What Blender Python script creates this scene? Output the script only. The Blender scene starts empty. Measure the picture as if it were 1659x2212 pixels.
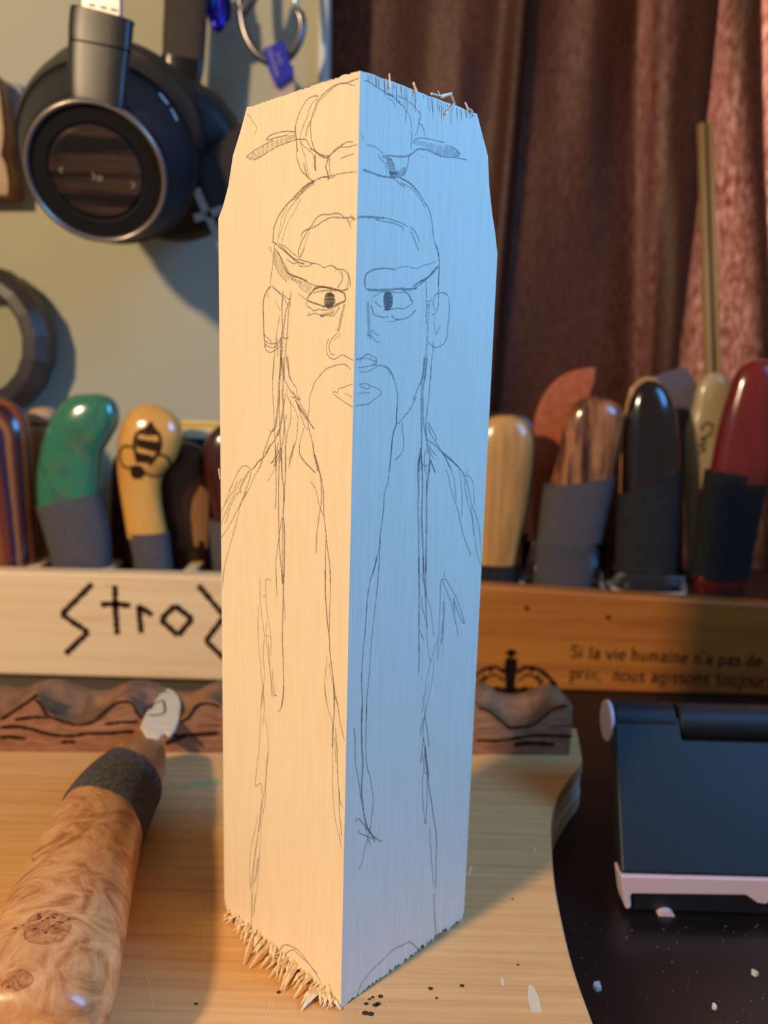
import bpy, bmesh, math, random
from mathutils import Vector, Matrix
from mathutils.bvhtree import BVHTree

# ------------------------------------------------------------------ camera
W, H, F = 1659, 2212, 1757.0
PITCH, ROLL = 0.1818, 0.0281
CAM = Vector((0.0073, -0.1768, 0.1584))
cp, sp, cr, sr = math.cos(PITCH), math.sin(PITCH), math.cos(ROLL), math.sin(ROLL)
FW = Vector((0, cp, -sp))
RT = cr * Vector((1, 0, 0)) + sr * Vector((0, sp, cp))
UP = -sr * Vector((1, 0, 0)) + cr * Vector((0, sp, cp))
SC = bpy.context.scene
COL = SC.collection
cam_d = bpy.data.cameras.new('camera')
cam = bpy.data.objects.new('camera', cam_d)
COL.objects.link(cam)
m = Matrix((RT, UP, -FW)).transposed().to_4x4()
m.translation = CAM
cam.matrix_world = m
cam_d.lens = F / H * 36.0
cam_d.sensor_width = 36.0
cam_d.clip_start = 0.01
cam_d.dof.use_dof = True
cam_d.dof.focus_distance = 0.190
cam_d.dof.aperture_fstop = 13.0
SC.camera = cam

# ------------------------------------------------------------------ light
SC.view_settings.view_transform = 'Standard'
SC.view_settings.look = 'None'
SC.view_settings.gamma = 1.0
SC.view_settings.use_curve_mapping = False
SC.view_settings.exposure = 0.0
wd = bpy.data.worlds.new('dim_room')
SC.world = wd
wd.use_nodes = True
wd.node_tree.nodes['Background'].inputs[0].default_value = (1.0, 0.96, 0.92, 1)
wd.node_tree.nodes['Background'].inputs[1].default_value = 0.16

def aim(o, target):
    o.rotation_euler = (Vector(target) - o.location).to_track_quat('-Z', 'Y').to_euler()

def lamp(name, kind, loc, target, power, color, size, spread=180):
    d = bpy.data.lights.new(name, kind)
    d.energy = power
    d.color = color
    if kind == 'AREA':
        d.shape = 'RECTANGLE'
        d.size, d.size_y = size
        d.spread = math.radians(spread)
    else:
        d.shadow_soft_size = size
    o = bpy.data.objects.new(name, d)
    COL.objects.link(o)
    o.location = loc
    aim(o, target)
    return o

lamp('desk_lamp_light', 'POINT', (-0.575, -0.535, 0.55), (0, 0, 0.1), 35.5, (1.0, 0.73, 0.44), 0.03)
lamp('window_daylight', 'AREA', (0.44, -0.08, 0.40), (0.02, 0.03, 0.18), 1.08, (0.09, 0.36, 0.88), (0.24, 0.26), 80)
lamp('window_behind_curtain', 'AREA', (0.345, 0.465, 0.32), (0.290, 0.38, 0.30), 8.0, (1.0, 0.90, 0.82), (0.10, 0.40), 120)

# ------------------------------------------------------------------ helpers
def ray(x, y):
    return FW + RT * ((x - W / 2) / F) - UP * ((y - H / 2) / F)
def onY(x, y, Y):
    d = ray(x, y)
    return CAM + d * ((Y - CAM.y) / d.y)
def onZ(x, y, z):
    d = ray(x, y)
    return CAM + d * ((z - CAM.z) / d.z)
def onP(x, y, p0, n):
    d = ray(x, y)
    return CAM + d * ((p0 - CAM).dot(n) / d.dot(n))

def lin(c):
    if max(c) > 1.0:
        c = [v / 255.0 for v in c]
    return tuple(v / 12.92 if v <= 0.04045 else ((v + 0.055) / 1.055) ** 2.4 for v in c) + (1.0,)

def mat(name, c1, c2=None, rough=0.5, metal=0.0, scale=(60, 60, 60), detail=4, bump=0.0, bscale=None,
        coat=0.0, spec=0.5, ramp=(0.35, 0.65), distort=0.0, sheen=0.0, c3=None):
    mt = bpy.data.materials.new(name)
    mt.use_nodes = True
    nt = mt.node_tree
    b = nt.nodes['Principled BSDF']
    b.inputs['Roughness'].default_value = rough
    b.inputs['Metallic'].default_value = metal
    b.inputs['Specular IOR Level'].default_value = spec
    b.inputs['Coat Weight'].default_value = coat
    b.inputs['Coat Roughness'].default_value = 0.12
    b.inputs['Sheen Weight'].default_value = sheen
    b.inputs['Base Color'].default_value = lin(c1)
    if c2 is not None or bump:
        tc = nt.nodes.new('ShaderNodeTexCoord')
        mp = nt.nodes.new('ShaderNodeMapping')
        mp.inputs['Scale'].default_value = scale
        nt.links.new(tc.outputs['Object'], mp.inputs['Vector'])
        nz = nt.nodes.new('ShaderNodeTexNoise')
        nz.inputs['Scale'].default_value = 1.0
        nz.inputs['Detail'].default_value = detail
        nz.inputs['Roughness'].default_value = 0.62
        nz.inputs['Distortion'].default_value = distort
        nt.links.new(mp.outputs[0], nz.inputs['Vector'])
    if c2 is not None:
        rp = nt.nodes.new('ShaderNodeValToRGB')
        rp.color_ramp.elements[0].position = ramp[0]
        rp.color_ramp.elements[1].position = ramp[1]
        rp.color_ramp.elements[0].color = lin(c1)
        rp.color_ramp.elements[1].color = lin(c2)
        if c3 is not None:
            e = rp.color_ramp.elements.new((ramp[0] + ramp[1]) / 2)
            e.color = lin(c3)
        nt.links.new(nz.outputs['Fac'], rp.inputs[0])
        nt.links.new(rp.outputs[0], b.inputs['Base Color'])
    if bump:
        src = nz
        if bscale:
            mp2 = nt.nodes.new('ShaderNodeMapping')
            mp2.inputs['Scale'].default_value = bscale
            nt.links.new(tc.outputs['Object'], mp2.inputs['Vector'])
            src = nt.nodes.new('ShaderNodeTexNoise')
            src.inputs['Scale'].default_value = 1.0
            src.inputs['Detail'].default_value = 3
            nt.links.new(mp2.outputs[0], src.inputs['Vector'])
        bp = nt.nodes.new('ShaderNodeBump')
        bp.inputs['Strength'].default_value = bump
        bp.inputs['Distance'].default_value = 0.0006
        nt.links.new(src.outputs['Fac'], bp.inputs['Height'])
        nt.links.new(bp.outputs[0], b.inputs['Normal'])
    return mt

def layered(name, cols, axis, period, rough=0.25, coat=0.6, offset=0.0, wob=0.15):
    """stack of veneers along one axis: each colour is one hard layer"""
    mt = mat(name, cols[0], rough=rough, coat=coat)
    nt = mt.node_tree
    b = nt.nodes['Principled BSDF']
    tc = nt.nodes.new('ShaderNodeTexCoord')
    sx = nt.nodes.new('ShaderNodeSeparateXYZ')
    nt.links.new(tc.outputs['Object'], sx.inputs[0])
    a = nt.nodes.new('ShaderNodeMath'); a.operation = 'MULTIPLY_ADD'
    a.inputs[1].default_value = 1.0 / period
    a.inputs[2].default_value = offset
    nt.links.new(sx.outputs[axis], a.inputs[0])
    nz = nt.nodes.new('ShaderNodeTexNoise')
    nz.inputs['Scale'].default_value = 40
    nt.links.new(tc.outputs['Object'], nz.inputs['Vector'])
    ad = nt.nodes.new('ShaderNodeMath'); ad.operation = 'MULTIPLY_ADD'
    ad.inputs[1].default_value = wob
    nt.links.new(nz.outputs['Fac'], ad.inputs[0])
    nt.links.new(a.outputs[0], ad.inputs[2])
    fr = nt.nodes.new('ShaderNodeMath'); fr.operation = 'FRACT'
    nt.links.new(ad.outputs[0], fr.inputs[0])
    rp = nt.nodes.new('ShaderNodeValToRGB')
    rp.color_ramp.interpolation = 'CONSTANT'
    n = len(cols)
    for i, c in enumerate(cols):
        if i < 2:
            e = rp.color_ramp.elements[i]; e.position = i / n
        else:
            e = rp.color_ramp.elements.new(i / n)
        e.color = lin(c)
    nt.links.new(fr.outputs[0], rp.inputs[0])
    nt.links.new(rp.outputs[0], b.inputs['Base Color'])
    return mt

def clear(name, tint, gloss=0.12, rough=0.03, ior=1.25):
    mt = bpy.data.materials.new(name)
    mt.use_nodes = True
    nt = mt.node_tree
    nt.nodes.remove(nt.nodes['Principled BSDF'])
    t = nt.nodes.new('ShaderNodeBsdfTransparent'); t.inputs[0].default_value = tuple(tint) + (1,)
    g = nt.nodes.new('ShaderNodeBsdfGlossy'); g.inputs['Roughness'].default_value = rough
    fz = nt.nodes.new('ShaderNodeFresnel'); fz.inputs[0].default_value = ior
    ad = nt.nodes.new('ShaderNodeMath'); ad.operation = 'ADD'; ad.inputs[1].default_value = gloss * 0.3
    nt.links.new(fz.outputs[0], ad.inputs[0])
    mx = nt.nodes.new('ShaderNodeMixShader')
    nt.links.new(ad.outputs[0], mx.inputs[0])
    nt.links.new(t.outputs[0], mx.inputs[1]); nt.links.new(g.outputs[0], mx.inputs[2])
    nt.links.new(mx.outputs[0], nt.nodes['Material Output'].inputs[0])
    return mt

def wloc(o):
    v = Vector((0, 0, 0))
    while o:
        v += o.location
        o = o.parent
    return v

def mesh_obj(name, verts, faces, mt, parent=None, smooth=False, cols=None):
    off = wloc(parent) if parent else Vector((0, 0, 0))
    me = bpy.data.meshes.new(name)
    me.from_pydata([tuple(Vector(v) - off) for v in verts], [], faces)
    me.validate()
    me.update()
    if smooth:
        for p in me.polygons:
            p.use_smooth = True
    if cols:
        at = me.color_attributes.new('ink', 'FLOAT_COLOR', 'POINT')
        for i, c in enumerate(cols):
            at.data[i].color = (c, c, c, 1)
    if mt:
        me.materials.append(mt)
    o = bpy.data.objects.new(name, me)
    COL.objects.link(o)
    if parent:
        o.parent = parent
    return o

def fix_normals(o):
    bm = bmesh.new(); bm.from_mesh(o.data)
    bmesh.ops.recalc_face_normals(bm, faces=bm.faces)
    bm.to_mesh(o.data); bm.free()
    return o

def thing(name, label, cat, loc, group=None):
    o = bpy.data.objects.new(name, None)
    COL.objects.link(o)
    o.empty_display_size = 0.01
    o.location = loc
    return tag(o, label, cat, group)

def tag(o, label, cat, group=None):
    o['label'] = label
    o['category'] = cat
    if group:
        o['group'] = group
    return o

def structure(o):
    o['kind'] = 'structure'
    return o

def stuff(o):
    o['kind'] = 'stuff'
    return o

class MB:
    def __init__(s): s.v, s.f, s.c = [], [], []
    def add(s, vs, fs, col=None):
        b = len(s.v)
        s.v += [Vector(v) for v in vs]
        s.f += [tuple(i + b for i in f) for f in fs]
        if col is not None:
            s.c += [col] * len(vs)
    def box(s, c, h, rot=None):
        vs = []
        for dx in (-1, 1):
            for dy in (-1, 1):
                for dz in (-1, 1):
                    v = Vector((dx * h[0], dy * h[1], dz * h[2]))
                    if rot: v = rot @ v
                    vs.append(Vector(c) + v)
        s.add(vs, [(0, 1, 3, 2), (4, 6, 7, 5), (0, 4, 5, 1), (2, 3, 7, 6), (0, 2, 6, 4), (1, 5, 7, 3)])
    def prism(s, front, back):
        n = len(front)
        s.add(list(front) + list(back), [tuple(range(n)), tuple(range(2 * n - 1, n - 1, -1))] +
              [(i, i + n, (i + 1) % n + n, (i + 1) % n) for i in range(n)])
    def loft(s, rings, cap0=True, cap1=True, closed=True):
        n = len(rings[0])
        vs = [p for r in rings for p in r]
        fs = []
        for i in range(len(rings) - 1):
            for j in range(n if closed else n - 1):
                k = (j + 1) % n
                fs.append((i * n + j, i * n + k, (i + 1) * n + k, (i + 1) * n + j))
        if cap0: fs.append(tuple(range(n - 1, -1, -1)))
        if cap1: fs.append(tuple((len(rings) - 1) * n + j for j in range(n)))
        s.add(vs, fs)
    def tube(s, pts, r, n=10, squash=1.0, cap=True):
        pts = [Vector(p) for p in pts]
        rings = []
        prev = None
        for i, p in enumerate(pts):
            t = (pts[min(i + 1, len(pts) - 1)] - pts[max(i - 1, 0)]).normalized()
            u = Vector((0, 1, 0)) if abs(t.y) < 0.9 else Vector((1, 0, 0))
            if prev is not None: u = prev
            a = (u - t * u.dot(t)).normalized()
            b = t.cross(a)
            prev = a
            rr = r[i] if isinstance(r, (list, tuple)) else r
            rings.append([p + a * math.cos(q) * rr * squash + b * math.sin(q) * rr for q in
                          [2 * math.pi * k / n for k in range(n)]])
        s.loft(rings, cap, cap)
    def lathe(s, c, ax, prof, n=48, caps=True):
        ax = Vector(ax).normalized()
        u = Vector((0, 0, 1)); u = (u - ax * u.dot(ax)).normalized(); w = ax.cross(u)
        s.loft([[Vector(c) + ax * h + (u * math.cos(q) + w * math.sin(q)) * r for q in
                 [2 * math.pi * k / n for k in range(n)]] for h, r in prof],
               caps and prof[0][1] > 1e-6, caps and prof[-1][1] > 1e-6)
    def build(s, name, mt, parent=None, smooth=False):
        o = mesh_obj(name, s.v, s.f, mt, parent, smooth, s.c if s.c else None)
        if not s.c: fix_normals(o)
        return o

def bevel(o, w=0.0008, seg=2, angle=0.6):
    md = o.modifiers.new('bevel', 'BEVEL')
    md.width = w; md.segments = seg; md.limit_method = 'ANGLE'; md.angle_limit = angle
    return o

def sharp(o, deg=40):
    for p in o.data.polygons: p.use_smooth = True
    o.data.set_sharp_from_angle(angle=math.radians(deg))
    return o

def crom(pts, sub):
    """Catmull-Rom through points (any dimension Vectors)"""
    out = []
    n = len(pts)
    for i in range(n - 1):
        p0, p1, p2, p3 = pts[max(i - 1, 0)], pts[i], pts[i + 1], pts[min(i + 2, n - 1)]
        for k in range(sub):
            t = k / sub
            out.append(0.5 * ((2 * p1) + (p2 - p0) * t + (2 * p0 - 5 * p1 + 4 * p2 - p3) * t * t +
                              (3 * p1 - p0 - 3 * p2 + p3) * t ** 3))
    out.append(pts[-1])
    return out

def grip(rows, Y, ratio=0.55, dmax=0.013, dmin=0.0, grow=1.0, zfloor=None, sub=5, n=28, e=2.3, cap=True):
    """solid whose outline is given by pairs (left, right) from the foot up; returns rings"""
    L = [onY(*r[0], Y) for r in rows]; R = [onY(*r[1], Y) for r in rows]
    if zfloor is not None:
        for S in (L, R):
            S[0] = Vector((S[0].x, S[0].y, zfloor))
    L, R = crom(L, sub), crom(R, sub)
    rings = []
    for a, b in zip(L, R):
        c = (a + b) / 2; u = (b - a) / 2 * grow
        d = max(min(u.length * ratio, dmax), dmin) * grow
        ring = []
        for k in range(n):
            q = 2 * math.pi * k / n
            cq, sq = math.cos(q), math.sin(q)
            x = abs(cq) ** (2 / e) * (1 if cq >= 0 else -1)
            y = abs(sq) ** (2 / e) * (1 if sq >= 0 else -1)
            ring.append(c + u * x + Vector((0, d, 0)) * y)
        rings.append(ring)
    return rings

def grip_part(name, mt, parent, rows, Y, **kw):
    b = MB()
    b.loft(grip(rows, Y, **kw))
    o = b.build(name, mt, parent, True)
    return sharp(o, 50)

def polyline_ribbon(mb, pts, width, normal, lift, ink=1.0, jitter=0.0, taper=True, rnd=random):
    """flat stroke through 3-D points lying in a surface with the given normal"""
    pts = [Vector(p) for p in pts]
    if len(pts) > 2: pts = crom(pts, 6)
    n = len(pts)
    vs = []
    for i, p in enumerate(pts):
        t = pts[min(i + 1, n - 1)] - pts[max(i - 1, 0)]
        if t.length < 1e-9: t = Vector((0, 0, 1))
        s = t.cross(normal).normalized()
        w = width * (1 + rnd.uniform(-0.3, 0.3) * (jitter > 0))
        if taper and (i == 0 or i == n - 1): w *= 0.35
        q = p + normal * lift + s * rnd.uniform(-jitter, jitter)
        vs += [q - s * w / 2, q + s * w / 2]
    mb.add(vs, [(2 * i, 2 * i + 1, 2 * i + 3, 2 * i + 2) for i in range(n - 1)], ink)

def surf_stroke(mb, tree, px, width, lift, ink=1.0):
    """stroke painted on a curved surface; every point carries its own normal"""
    q = crom([Vector((x, y, 0)) for x, y in px], 6) if len(px) > 1 else []
    H_ = []
    for v in q:
        d = ray(v.x, v.y).normalized()
        h = tree.ray_cast(CAM, d)
        if h[0] is not None: H_.append((h[0], h[1] if h[1].dot(d) < 0 else -h[1]))
    n = len(H_)
    if n < 2: return
    vs = []
    for i, (p, nn) in enumerate(H_):
        t = H_[min(i + 1, n - 1)][0] - H_[max(i - 1, 0)][0]
        s = t.cross(nn).normalized()
        vs += [p + nn * lift - s * width / 2, p + nn * lift + s * width / 2]
    mb.add(vs, [(2 * i, 2 * i + 1, 2 * i + 3, 2 * i + 2) for i in range(n - 1)], ink)

def flat_poly(mb, pts, normal, lift):
    vs = [Vector(p) + normal * lift for p in pts]
    mb.add(vs, [tuple(range(len(vs)))], 1.0)

NF = Vector((0, -1, 0))
# ------------------------------------------------------------------ materials
ZD = -0.020                      # desk top (the carving board is 20 mm thick, its top is z = 0)
M_wall = mat('wall_paint', (174, 170, 146), (179, 175, 151), rough=0.85, scale=(9, 9, 9), bump=0.15, bscale=(500, 500, 500))
M_trim = mat('white_trim', (205, 212, 210), rough=0.5)
M_desk = mat('desk_veneer', (13, 8, 7), (24, 14, 11), rough=0.34, scale=(12, 160, 20), detail=6, spec=0.4)
M_bass = mat('basswood', (240, 222, 197), (233, 212, 183), rough=0.62, scale=(700, 700, 60), detail=5, bump=0.3,
             bscale=(2200, 2200, 60), ramp=(0.3, 0.75), spec=0.3)
M_torn = mat('torn_basswood', (246, 228, 198), (234, 208, 166), rough=0.7, scale=(500, 500, 500), spec=0.2)
M_torn_grey = mat('torn_grain', (240, 230, 212), (226, 212, 184), rough=0.8, scale=(1500, 1500, 60), spec=0.2)
M_ply = mat('plywood', (224, 174, 113), (202, 147, 90), rough=0.42, scale=(14, 420, 60), detail=7, bump=0.12,
            bscale=(30, 900, 60), ramp=(0.3, 0.7), c3=(214, 162, 102), spec=0.35)
M_plyedge = mat('plywood_edge', (232, 220, 192), (212, 196, 160), rough=0.6, scale=(30, 30, 700))
M_burl = mat('burl_wood', (214, 158, 106), (160, 98, 54), rough=0.33, scale=(60, 75, 60), detail=8, distort=2.6,
             ramp=(0.38, 0.64), c3=(194, 134, 82), coat=0.25, bump=0.12, bscale=(900, 900, 900))
M_burlknot = mat('burl_knot', (198, 138, 86), (146, 86, 46), rough=0.4, scale=(260, 260, 260), detail=5, distort=2.0)
M_bead = mat('burl_front', (178, 120, 72), (142, 88, 48), rough=0.35, scale=(90, 40, 90), detail=5, distort=1.0, coat=0.3)
M_wrap = mat('grey_tape', (96, 92, 92), (58, 55, 57), rough=0.9, scale=(700, 700, 700), detail=6, bump=0.9, bscale=(1500, 1500, 1500), spec=0.2)
M_cloth = mat('grey_canvas', (92, 88, 90), (76, 73, 76), rough=0.95, scale=(900, 900, 900), detail=4, bump=0.6, bscale=(1600, 1600, 1600), spec=0.15)
M_wrapdark = mat('charcoal_tape', (44, 44, 48), (28, 28, 32), rough=0.85, scale=(900, 900, 320), detail=5, bump=0.9, bscale=(1800, 1800, 600), spec=0.3)
M_steel = mat('blade_steel', (236, 212, 174), (222, 196, 156), rough=0.4, metal=0.2, scale=(60, 300, 60))
M_ink = mat('burnt_line', (54, 32, 19), rough=0.8, spec=0.1)
M_ink2 = mat('black_print', (26, 16, 10), rough=0.7, spec=0.1)
M_pine = mat('pine', (242, 208, 158), (226, 182, 126), rough=0.5, scale=(5, 60, 130), detail=5, distort=0.6, ramp=(0.35, 0.72), c3=(238, 201, 149), spec=0.3)
M_crate = mat('varnished_crate', (196, 120, 46), (164, 92, 34), rough=0.38, scale=(6, 60, 110), detail=5, distort=0.6, coat=0.2)
M_rackdark = mat('rack_inner_shade', (66, 42, 28), (46, 28, 18), rough=0.6, scale=(10, 60, 60))  # inner boards of both racks: interior shade put into this dark brown
M_lipfront = mat('carved_cedar', (162, 112, 78), (128, 82, 54), rough=0.75, scale=(120, 400, 500), detail=5, bump=0.5, bscale=(300, 600, 600))
M_lipscoop = mat('weathered_scoop', (148, 102, 66), (100, 72, 52), rough=0.55, scale=(90, 60, 90), detail=5, distort=0.8)
M_black = mat('matte_black', (22, 22, 24), rough=0.45)
M_gunmetal = mat('dark_gunmetal', (40, 36, 35), rough=0.38, metal=0.15, spec=0.5)
M_chrome = mat('chrome', (214, 206, 196), rough=0.12, metal=1.0)

# ------------------------------------------------------------------ setting
YWALL = 0.345
tl, tr = onY(688, 0, 0.338), onY(711, 0, 0.338)
o = MB(); o.box(((-0.76 + tl.x) / 2, YWALL + 0.01, 0.40), ((tl.x + 0.76) / 2, 0.01, 0.62)); structure(o.build('wall_back', M_wall))
o = MB()
o.box(((tl.x + tr.x) / 2 + 0.0001, 0.349, 0.40), ((tr.x - tl.x) / 2, 0.011, 0.62))
structure(bevel(o.build('trim_1', M_trim), 0.002))
o = MB(); o.box((0.10, 0.22, ZD - 0.0125), (0.85, 0.40, 0.0125))
desk = tag(bevel(o.build('desk', M_desk), 0.003), 'very dark brown desk top strewn with pale crumbs', 'desk')

# window behind the curtain
wb = MB()
for c, h in (((0.385, 0.45, 0.40), (0.018, 0.02, 0.62)), ((0.92, 0.45, 0.40), (0.03, 0.02, 0.62)), ((0.43, 0.45, 0.99), (0.47, 0.02, 0.03)), ((0.43, 0.45, -0.16), (0.47, 0.02, 0.06)), ((0.0, 0.45, 0.4), (0.03, 0.02, 0.62))):
    wb.box(c, h)
wn = structure(wb.build('window_1', M_trim))
wb = MB(); wb.box((0.45, 0.452, 0.40), (0.45, 0.002, 0.56))
wb.build('pane', clear('window_glass', (0.97, 0.98, 0.98)), wn)

# curtain: (x top, x foot, bulge towards the room in mm)
cols = [(713, 704, 0), (780, 765, 1), (850, 822, 1), (930, 905, 2), (992, 962, 6), (1040, 1002, 5), (1085, 1026, 8), (1126, 1048, 14),
        (1142, 1076, 1), (1215, 1135, -2), (1290, 1230, 0), (1345, 1310, -3), (1396, 1380, -6), (1409, 1391, 18),
        (1470, 1425, 21), (1536, 1440, 12), (1552, 1453, -8), (1564, 1472, 12), (1585, 1520, 19), (1616, 1646, 15),
        (1630, 1660, -5), (1680, 1700, 8), (1740, 1760, 18), (1800, 1830, 2), (1900, 1930, 14), (2050, 2080, 0)]
YC = 0.380
NZ = 34
zt, zb = 0.56, ZD + 0.002
grid = []
for i in range(NZ):
    z = zt + (zb - zt) * i / (NZ - 1)
    row = []
    for j, (xt, xb, d) in enumerate(cols):
        a, b = onY(xt, 0, YC), onY(xb, 900, YC)
        k = (a.z - z) / (a.z - b.z)
        k = max(-0.5, min(1.25, k))
        amp = d * (1 + 0.12 * math.sin(3 * k + j * 1.7))
        row.append(Vector((a.x + (b.x - a.x) * k, YC - amp / 1000 + 0.0016 * math.sin(5.1 * k + 2.3 * j), z)))
    grid.append(crom(row, 5))
nc = len(grid[0])
vs = [p for r in grid for p in r]
fs = [(i * nc + j, i * nc + j + 1, (i + 1) * nc + j + 1, (i + 1) * nc + j) for i in range(NZ - 1) for j in range(nc - 1)]
M_curt = mat('brown_satin', (84, 48, 35), (66, 37, 27), rough=0.46, scale=(420, 420, 420), detail=5, bump=0.9, bscale=(700, 700, 350), spec=0.4)
nt = M_curt.node_tree
tl_ = nt.nodes.new('ShaderNodeBsdfTranslucent'); tl_.inputs[0].default_value = lin((226, 164, 140))
mx = nt.nodes.new('ShaderNodeMixShader'); mx.inputs[0].default_value = 0.30
tcx = nt.nodes.new('ShaderNodeTexCoord'); mpx = nt.nodes.new('ShaderNodeMapping'); mpx.inputs['Scale'].default_value = (520, 520, 150)
nzx = nt.nodes.new('ShaderNodeTexNoise'); nzx.inputs['Scale'].default_value = 1; nzx.inputs['Detail'].default_value = 5
rpx = nt.nodes.new('ShaderNodeValToRGB'); rpx.color_ramp.elements[0].position = 0.36; rpx.color_ramp.elements[1].position = 0.66
rpx.color_ramp.elements[0].color = lin((172, 118, 100)); rpx.color_ramp.elements[1].color = lin((242, 208, 194))
nt.links.new(tcx.outputs['Object'], mpx.inputs[0]); nt.links.new(mpx.outputs[0], nzx.inputs['Vector']); nt.links.new(nzx.outputs['Fac'], rpx.inputs[0]); nt.links.new(rpx.outputs[0], tl_.inputs[0])
nt.links.new(nt.nodes['Principled BSDF'].outputs[0], mx.inputs[1]); nt.links.new(tl_.outputs[0], mx.inputs[2])
nt.links.new(mx.outputs[0], nt.nodes['Material Output'].inputs[0])
cu = mesh_obj('curtain', vs, fs, M_curt, None, True)
tag(cu, 'brown satin curtain hanging in folds behind the right rack', 'curtain')
sd = cu.modifiers.new('thick', 'SOLIDIFY'); sd.thickness = 0.0006

# ------------------------------------------------------------------ carving board
brd = thing('carving_board', 'pale plywood carving board under the upright block', 'board', (-0.03, 0.04, ZD))
right = [(1258, 1643), (1250, 1657), (1238, 1671), (1222, 1694), (1207, 1718), (1193, 1758), (1190, 1790), (1191, 1818), (1197, 1897), (1211, 1977), (1238, 2088), (1282, 2212)]
pts = [onZ(x, y, 0) for x, y in right]
pts = [pts[0]] + crom(pts[1:], 4)
pts += [Vector((0.068, -0.030, 0)), Vector((0.084, -0.085, 0)), Vector((-0.20, -0.085, 0)), Vector((-0.23, 0.0, 0)), Vector((-0.20, 0.1265, 0)), Vector((-0.2, 0.158, 0)), Vector((0.096, 0.164, 0))]
b = MB()
b.prism(pts, [p + Vector((0, 0, -0.006)) for p in pts])
bevel(b.build('top_ply', M_ply, brd), 0.0005)
for k, (z0, z1, ins) in enumerate(((-0.0063, -0.0128, 0.0004), (-0.0131, -0.0199, 0.0))):
    b = MB(); b.prism([p + Vector((-ins, 0, z0)) for p in pts], [p + Vector((-ins, 0, z1)) for p in pts])
    b.build('under_ply', M_plyedge, brd)
# scratches, brown specks and a smear of green paint on the panel
sb = MB()
random.seed(4)
for (x0, y0, x1, y1) in ((808, 2118, 842, 2180), (790, 2160, 770, 2205), (430, 1950, 442, 2080), (595, 2145, 575, 2212), (588, 2150, 566, 2212), (310, 2090, 330, 2180)):
    polyline_ribbon(sb, [onZ(x0, y0, 0), onZ((x0 + x1) / 2 + 3, (y0 + y1) / 2, 0), onZ(x1, y1, 0)], 0.00018, Vector((0, 0, 1)), 0.00006)
stuff(sb.build('scratch', mat('scratch', (230, 192, 138), rough=0.5), brd))
sb = MB()
for (x, y, r) in ((822, 2152, .5), (805, 2154, .35), (817, 2168, .5), (798, 2158, .3), (791, 2168, .45), (811, 2171, .55), (789, 2188, .6), (801, 2190, .6),
                  (930, 2135, .5), (998, 2129, .45), (943, 2156, .3), (602, 2143, .4), (424, 2168, .35), (1107, 1942, .3), (1119, 2084, .3), (865, 1700, .4)):
    c = onZ(x, y, 0.00008)
    sb.add([c + Vector((math.cos(q) * r * .0014, math.sin(q) * r * .0012, 0)) for q in [k * math.pi / 5 for k in range(10)]], [tuple(range(10))])
stuff(sb.build('speck', mat('speck', (58, 36, 22), rough=0.7), brd))
sb = MB()
for (x, y, s) in ((1152, 2160, 1.0), (1085, 2120, .35), (1173, 1688, .3), (1155, 1835, .25)):
    c = onZ(x, y, 0.00009)
    sb.add([c + Vector((-.0012, -.004, 0)) * s, c + Vector((.0014, -.0042, 0)) * s, c + Vector((.0017, .001, 0)) * s, c + Vector((.0008, .005, 0)) * s, c + Vector((-.0003, .0052, 0)) * s, c + Vector((-.0014, .0008, 0)) * s], [tuple(range(6))])
stuff(sb.build('glue_spot', mat('glue', (222, 196, 156), rough=0.4), brd))
sb = MB()
for (x0, y0, x1, y1, w) in ((392, 1702, 440, 1690, .0032), (420, 1700, 474, 1686, .0040), (400, 1697, 470, 1694, .0022)):
    polyline_ribbon(sb, [onZ(x0, y0, 0), onZ((x0 + x1) / 2, (y0 + y1) / 2 - 2, 0), onZ(x1, y1, 0)], w, Vector((0, 0, 1)), 0.00003 + w * 0.02)
mg = mat('green_paint', (150, 164, 100), (196, 170, 112), rough=0.6, scale=(300, 900, 300), ramp=(0.4, 0.6))
stuff(sb.build('paint_smear', mg, brd))

# carved back strip of the board: scalloped like a row of waves
def yl(x): return 0.1338 + 0.045 * x          # front plane of the strip
def on_lip(px, py, off=0.0):
    d = ray(px, py)
    t = (0.1338 + off + 0.045 * CAM.x - CAM.y) / (d.y - 0.045 * d.x)
    return CAM + d * t
fr = [(-60, 1520), (-20, 1548), (0, 1554), (20, 1541), (61, 1514), (79, 1500), (88, 1512), (101, 1534), (135, 1558), (165, 1566), (203, 1556), (236, 1530), (252, 1513), (268, 1506), (288, 1516), (310, 1550), (345, 1566),
      (375, 1560), (400, 1545), (425, 1525), (445, 1508), (470, 1516), (500, 1545), (530, 1566), (565, 1560), (600, 1535), (625, 1512), (645, 1510), (670, 1530), (700, 1558), (740, 1566),
      (780, 1550), (810, 1518), (835, 1510), (860, 1530), (890, 1560), (930, 1566), (970, 1545), (1000, 1520), (1031, 1526), (1055, 1536), (1080, 1556), (1100, 1568), (1120, 1570), (1150, 1566), (1175, 1548), (1199, 1528), (1226, 1522), (1237, 1532)]
bk = [(-60, 1480), (0, 1486), (34, 1490), (61, 1484), (78, 1475), (95, 1471), (115, 1471), (135, 1475), (169, 1489), (196, 1495), (223, 1495), (250, 1485), (270, 1475), (290, 1473), (311, 1474), (338, 1484), (361, 1494),
      (388, 1499), (415, 1497), (439, 1485), (470, 1474), (500, 1478), (540, 1495), (580, 1498), (620, 1486), (650, 1475), (690, 1480), (730, 1497), (770, 1498), (820, 1480), (850, 1476), (900, 1492), (940, 1500), (980, 1490),
      (1010, 1480), (1031, 1478), (1052, 1478), (1079, 1498), (1105, 1503), (1131, 1502), (1160, 1490), (1180, 1483), (1195, 1480), (1222, 1504), (1237, 1526)]
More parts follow.
